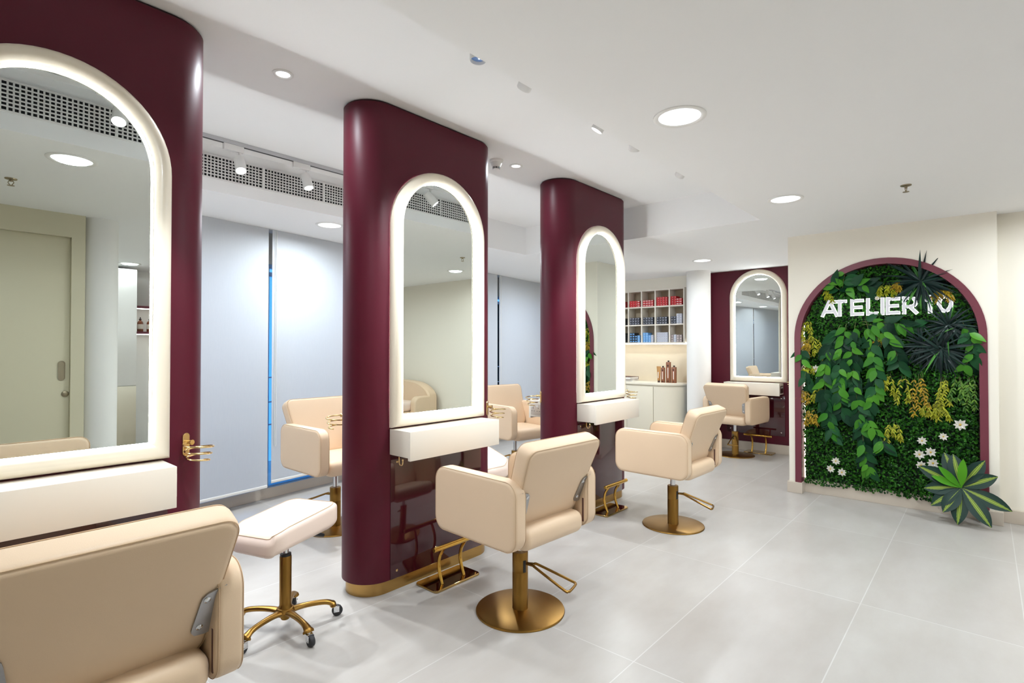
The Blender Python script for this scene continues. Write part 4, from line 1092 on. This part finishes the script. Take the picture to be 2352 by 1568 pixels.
def flower(label, y, z, R, seed, n_=8, turn=0.0):
    R = R * 0.9
    r_ = random.Random(seed)
    t = thing('white_flower', label, 'flower', (HXF - 0.06, y, z), turn, 'white flowers on the hedge')
    bm = BM()
    for lay, (k_, s_) in enumerate(((n_, 1.0), (n_ - 1, 0.72))):
        for k in range(k_):
            a = 2 * PI * (k + 0.5 * lay) / k_ + r_.uniform(-0.1, 0.1)
            leaf(bm, (0, 0, 0), (-0.25 - 0.35 * lay, math.cos(a), math.sin(a)), (-1, 0, 0), R * s_ * r_.uniform(0.9, 1.1), R * 0.62 * s_, 0.12, 0.2, 5)
    obj('petals', bm, M['petal'], t)
    bm = BM(); bmesh.ops.create_uvsphere(bm, u_segments=12, v_segments=8, radius=R * 0.17, matrix=Matrix.Translation((-0.012, 0, 0)))
    obj('stamens', bm, M['stamen'], t)
for q, (lab, y, z, R) in enumerate((('white flower, topmost of the three at the lower left', 1.131, 0.377, 0.044), ('white flower, left of the three at the lower left', 1.178, 0.292, 0.044), ('white flower, lowest right of the three at the lower left', 1.079, 0.272, 0.048),
        ('white flower above the lower right cluster', 0.441, 0.656, 0.044), ('white flower seen edge-on right of the yellow sprays', 0.288, 0.712, 0.042), ('white flower, left in the lower right cluster', 0.461, 0.53, 0.052), ('white flower, upper right in the lower right cluster', 0.379, 0.56, 0.05),
        ('white flower, lowest in the lower right cluster', 0.364, 0.463, 0.052), ('white flower half covered by the striped plant leaf', 0.449, 0.431, 0.05), ('largest white flower with yellow heart under the right sprays', 0.17, 0.829, 0.058),
        ('white flower at the left trim above mid height', 1.303, 1.293, 0.045), ('small white flower above the sign letters', 0.774, 1.985, 0.026))):
    flower(lab, y, z, R, 40 + q)

# striped dracaena at the foot of the niche
DY, DZ, DX = 0.163, 0.308, 6.02
t = thing('striped_plant', 'large striped dark green plant with yellow leaf stripes at the right foot of the niche', 'plant', (DX, DY, DZ))
bm = BM(); tube(bm, [(0.25, 0, -0.02), (0.1, 0, -0.01), (0.0, 0, 0.0)], [0.016, 0.014, 0.010], 8); obj('stem', bm, M['stem'], t)
tips = [(0.453, 0.451, 0, -0.02), (0.358, 0.388, 1, -0.05), (0.312, 0.479, 1, -0.05), (0.281, 0.574, 0, 0.10), (0.22, 0.571, 0, 0.08), (0.148, 0.558, 1, -0.04), (0.013, 0.554, 0, 0.02), (-0.065, 0.439, 0, -0.02),
        (0.411, 0.272, 0, -0.06), (0.36, 0.142, 0, -0.10), (0.279, 0.105, 0, -0.12), (0.185, 0.022, 0, -0.12), (-0.023, 0.048, 0, -0.14), (-0.147, 0.188, 0, -0.08)]
bms = [BM(), BM()]
uvs = [b_.loops.layers.uv.new('UVMap') for b_ in bms]
for y, z, yo, dx in tips:
    d_ = Vector((dx, y - DY, z - DZ)); L = d_.length
    W_ = 0.115 if not yo else 0.062
    nr = Vector((-1, 0, 0.35)); nr = (nr - d_ * nr.dot(d_) / d_.length_squared).normalized()
    bend = 0.16
    d2 = d_ + nr * (bend * L)
    leaf(bms[yo], (-0.012 if yo else 0, 0, 0), d2, nr, L * 1.01, W_ * (1.05 if L > 0.25 else 0.9), bend, 0.22, 12, uvs[yo], 1.25)
M['dracyoung'] = leafmat('young_striped_leaf', srgb(74, 150, 32), srgb(108, 186, 44), 0.4, 0.3)
obj('striped_leaves', bms[0], M['dracaena'], t); obj('young_leaves', bms[1], M['dracyoung'], t)

# sign: raised letters with a lit edge
SX = HXF - 0.05
sg = thing('wall_sign', 'white backlit lettered sign on the hedge under the top of the arch', 'sign', (SX, 0.73, 1.83))
SH, SW = 0.155, 0.030
def stroke(bm, p, q, w, x0, x1, ext=0.0):
    p, q = Vector(p), Vector(q); d_ = (q - p).normalized(); s = Vector((-d_.y, d_.x)) * w / 2
    p = p - d_ * ext; q = q + d_ * ext
    c = [p + s, q + s, q - s, p - s]
    loops(bm, [[(x, -a.x, a.y) for a in c] for x in (x0, x1)])
def curve_strokes(pts): return list(zip(pts[:-1], pts[1:]))
def ell(cx, cy, rx, ry, a0, a1, n_=16): return [(cx + rx * math.cos(math.radians(a0 + (a1 - a0) * k / n_)), cy + ry * math.sin(math.radians(a0 + (a1 - a0) * k / n_))) for k in range(n_ + 1)]
h = SH
GL = {
 'A': (0.13, [((0.0, 0), (0.065, h)), ((0.065, h), (0.13, 0)), ((0.025, 0.045), (0.105, 0.045))]),
 'T': (0.11, [((0.0, h - 0.012), (0.115, h - 0.012)), ((0.058, 0), (0.058, h))]),
 'E': (0.105, [((0.013, 0), (0.013, h)), ((0.013, h - 0.012), (0.105, h - 0.012)), ((0.013, h / 2), (0.095, h / 2)), ((0.013, 0.012), (0.105, 0.012))]),
 'L': (0.09, [((0.013, 0), (0.013, h)), ((0.013, 0.012), (0.092, 0.012))]),
 'I': (0.03, [((0.013, 0), (0.013, h))]),
 'R': (0.11, [((0.013, 0), (0.013, h)), ((0.013, h - 0.012), (0.065, h - 0.012)), ((0.013, 0.065), (0.065, 0.065)), ((0.055, 0.065), (0.108, 0.0))] + curve_strokes(ell(0.065, (h + 0.053) / 2, 0.036, (h - 0.077) / 2, 90, -90))),
 '1': (0.05, [((0.035, 0), (0.035, h)), ((0.0, h - 0.045), (0.035, h - 0.008))]),
 '0': (0.10, curve_strokes(ell(0.05, h / 2, 0.042, h / 2 - 0.012, 0, 360, 28))),
}
for ch, y0 in (('A', 1.246), ('T', 1.150), ('E', 0.998), ('L', 0.866), ('I', 0.748), ('E', 0.708), ('R', 0.580), ('1', 0.410), ('0', 0.318)):
    w_, st = GL[ch]
    bm, bh = BM(), BM()
    for p, q in st:
        off = 0.73 - y0
        P_, Q_ = (p[0] + off, p[1]), (q[0] + off, q[1])
        stroke(bm, P_, Q_, 0.0225, -0.012, 0.010, 0.003); stroke(bh, P_, Q_, 0.031, 0.011, 0.02, 0.006)
    lt = obj('letter', bm, M['letter'], sg, False); obj('letter_backlight', bh, M['halo'], lt, False)

# warm light strip hidden behind the left edge of the hedge
bm = BM(); box(bm, WX + 0.098, WX + 0.108, AY + AI - 0.016, AY + AI - 0.004, 0.15, 1.75)
tag(obj('niche_light_strip', bm, M['hedgeled'], None, False), 'thin warm light strip behind the left edge of the hedge', 'light strip')

# ------------------------------------------------------------------ things behind the camera, seen in the mirrors
t = thing('armchair_sofa', 'beige curved waiting sofa reflected at the lower left of the middle mirror', 'sofa', (5.95, -2.62, 0))
bm = BM()
prof = [(-0.82, 0.10), (-0.82, 0.62), (-0.78, 0.74), (-0.66, 0.83), (-0.45, 0.90), (0, 0.93), (0.45, 0.90), (0.66, 0.83), (0.78, 0.74), (0.82, 0.62), (0.82, 0.10)]
sp = smoothpath([(y, z, 0) for y, z in prof], 5)
loops(bm, [[(x, p[0] * k, p[1] * k2) for p in sp] for x, k, k2 in ((0.10, 0.97, 0.985), (0.13, 1, 1), (0.27, 1, 1), (0.30, 0.97, 0.985))]); obj('backrest', bm, M['leather'], t)
for s in (-1, 1):
    bm = BM(); slab(bm, 0.44, 0.60, 0.14, 0.12, 0.03, Matrix.Translation((0.02, s * 0.75, 0.38)) @ Matrix.Rotation(PI / 2, 4, 'X')); obj('armrest', bm, M['leather'], t)
bm = BM(); slab(bm, 0.66, 1.36, 0.15, 0.05, 0.045, Matrix.Translation((-0.22, 0, 0.50)), puff=0.01); obj('seat_cushion', bm, M['pink'], t)
bm = BM(); box(bm, -0.52, 0.28, -0.8, 0.8, 0.0, 0.42, 0.02); obj('base', bm, M['leather'], t)

t = thing('tall_cabinet', 'tall white cabinet in the wash area, reflected in the nearest mirror', 'cabinet', (1.58, -3.55, 0))
bm = BM(); box(bm, -0.47, 0.6, -0.6, 0.0, 0.0, 2.62, 0.002); obj('carcass', bm, M['wallw'], t)
bm = BM(); box(bm, -0.47, 0.598, 0.0, 0.018, 0.985, 2.61, 0.002); obj('upper_door', bm, M['wallw'], t)
bm = BM(); box(bm, -0.47, 0.598, 0.0, 0.018, 0.09, 0.975, 0.002); obj('lower_door', bm, M['cab'], t)
for z, lab in ((1.72, 'burgundy shelf with amber bottles in the wash area'), (2.10, 'upper burgundy shelf in the wash area')):
    t = thing('wall_shelf', lab, 'shelf', (2.85, -4.05, z))
    bm = BM(); box(bm, -0.66, 0.9, -0.15, 0.15, 0, 0.035, 0.002); obj('board', bm, M['burgtrim'], t)
    bm = BM(); box(bm, -0.66, 0.9, 0.10, 0.12, -0.012, -0.001); obj('light_strip', bm, M['cubled'], t)
for q, (x, lab) in enumerate(((2.33, 'amber pump bottle on the wash area shelf, nearer the tall cabinet'), (2.45, 'amber bottle on the wash area shelf, second from the tall cabinet'))):
    t = thing('amber_bottle', lab, 'bottle', (x, -3.98, 1.755), 0, 'amber bottles on the wash shelf')
    bm = BM(); lathe(bm, [(0.036, 0), (0.038, 0.005), (0.038, 0.13), (0.03, 0.15), (0.014, 0.16), (0.014, 0.175)], 24); obj('body', bm, M['amber'], t)
    bm = BM(); lathe(bm, [(0.016, 0.175), (0.016, 0.19), (0.006, 0.195), (0.006, 0.215)], 16); obj('cap', bm, M['black'], t)
    bm = BM(); lathe(bm, [(0.0385, 0.04), (0.0385, 0.11)], 24, cap=False); obj('label_band', bm, M['labelw'], t)
t = thing('wash_chair', 'beige hair wash chair with white basin behind the camera', 'chair', (2.62, -2.75, 0), math.radians(10))
bm = BM(); slab(bm, 0.62, 0.72, 0.12, 0.14, 0.03, Matrix.Translation((0.0, -0.06, 0.56)) @ Matrix.Rotation(math.radians(75), 4, 'X')); obj('backrest', bm, M['leather'], t)
bm = BM(); slab(bm, 0.6, 0.6, 0.16, 0.06, 0.04, Matrix.Translation((0, 0.3, 0.42))); obj('seat', bm, M['leather'], t)
bm = BM(); box(bm, -0.26, 0.26, -0.1, 0.5, 0.0, 0.36, 0.02); obj('base', bm, M['leather'], t)
bm = BM(); lathe(bm, [(0.06, 0.85), (0.16, 0.92), (0.23, 1.03), (0.25, 1.13), (0.24, 1.14), (0.20, 1.05), (0.10, 0.96), (0.02, 0.95)], 36, 0, -0.42); obj('basin', bm, M['ceramic'], t)
bm = BM(); lathe(bm, [(0.12, 0), (0.10, 0.6), (0.07, 0.87)], 28, 0, -0.42); obj('basin_stand', bm, M['ceramic'], t)

# ------------------------------------------------------------------ daylight, camera, view
w = bpy.data.worlds.new('World'); scene.world = w; w.use_nodes = True
bg = w.node_tree.nodes['Background']; bg.inputs[0].default_value = (0.10, 0.38, 0.85, 1); bg.inputs[1].default_value = 1.0

cam = bpy.data.cameras.new('Camera'); co_ = bpy.data.objects.new('Camera', cam); COL.objects.link(co_)
cam.sensor_fit = 'HORIZONTAL'; cam.sensor_width = 36.0; cam.lens = 36.0 * 1232.1635 / 2352.0; cam.clip_start = 0.05
co_.location = (0, 0, 1.5); co_.rotation_euler = (PI / 2 + 0.0135, 0, 0.7227 - PI / 2)
scene.camera = co_
vs = scene.view_settings
vs.view_transform = 'Standard'; vs.look = 'None'; vs.gamma = 1.0; vs.use_curve_mapping = False; vs.exposure = 0.74
cy = scene.cycles
cy.use_denoising = True; cy.use_light_tree = False
cy.use_adaptive_sampling = True; cy.adaptive_threshold = 0.03
cy.max_bounces = 8; cy.diffuse_bounces = 4; cy.glossy_bounces = 5; cy.transmission_bounces = 4; cy.transparent_max_bounces = 8
cy.sample_clamp_indirect = 6.0; cy.caustics_reflective = False; cy.caustics_refractive = False
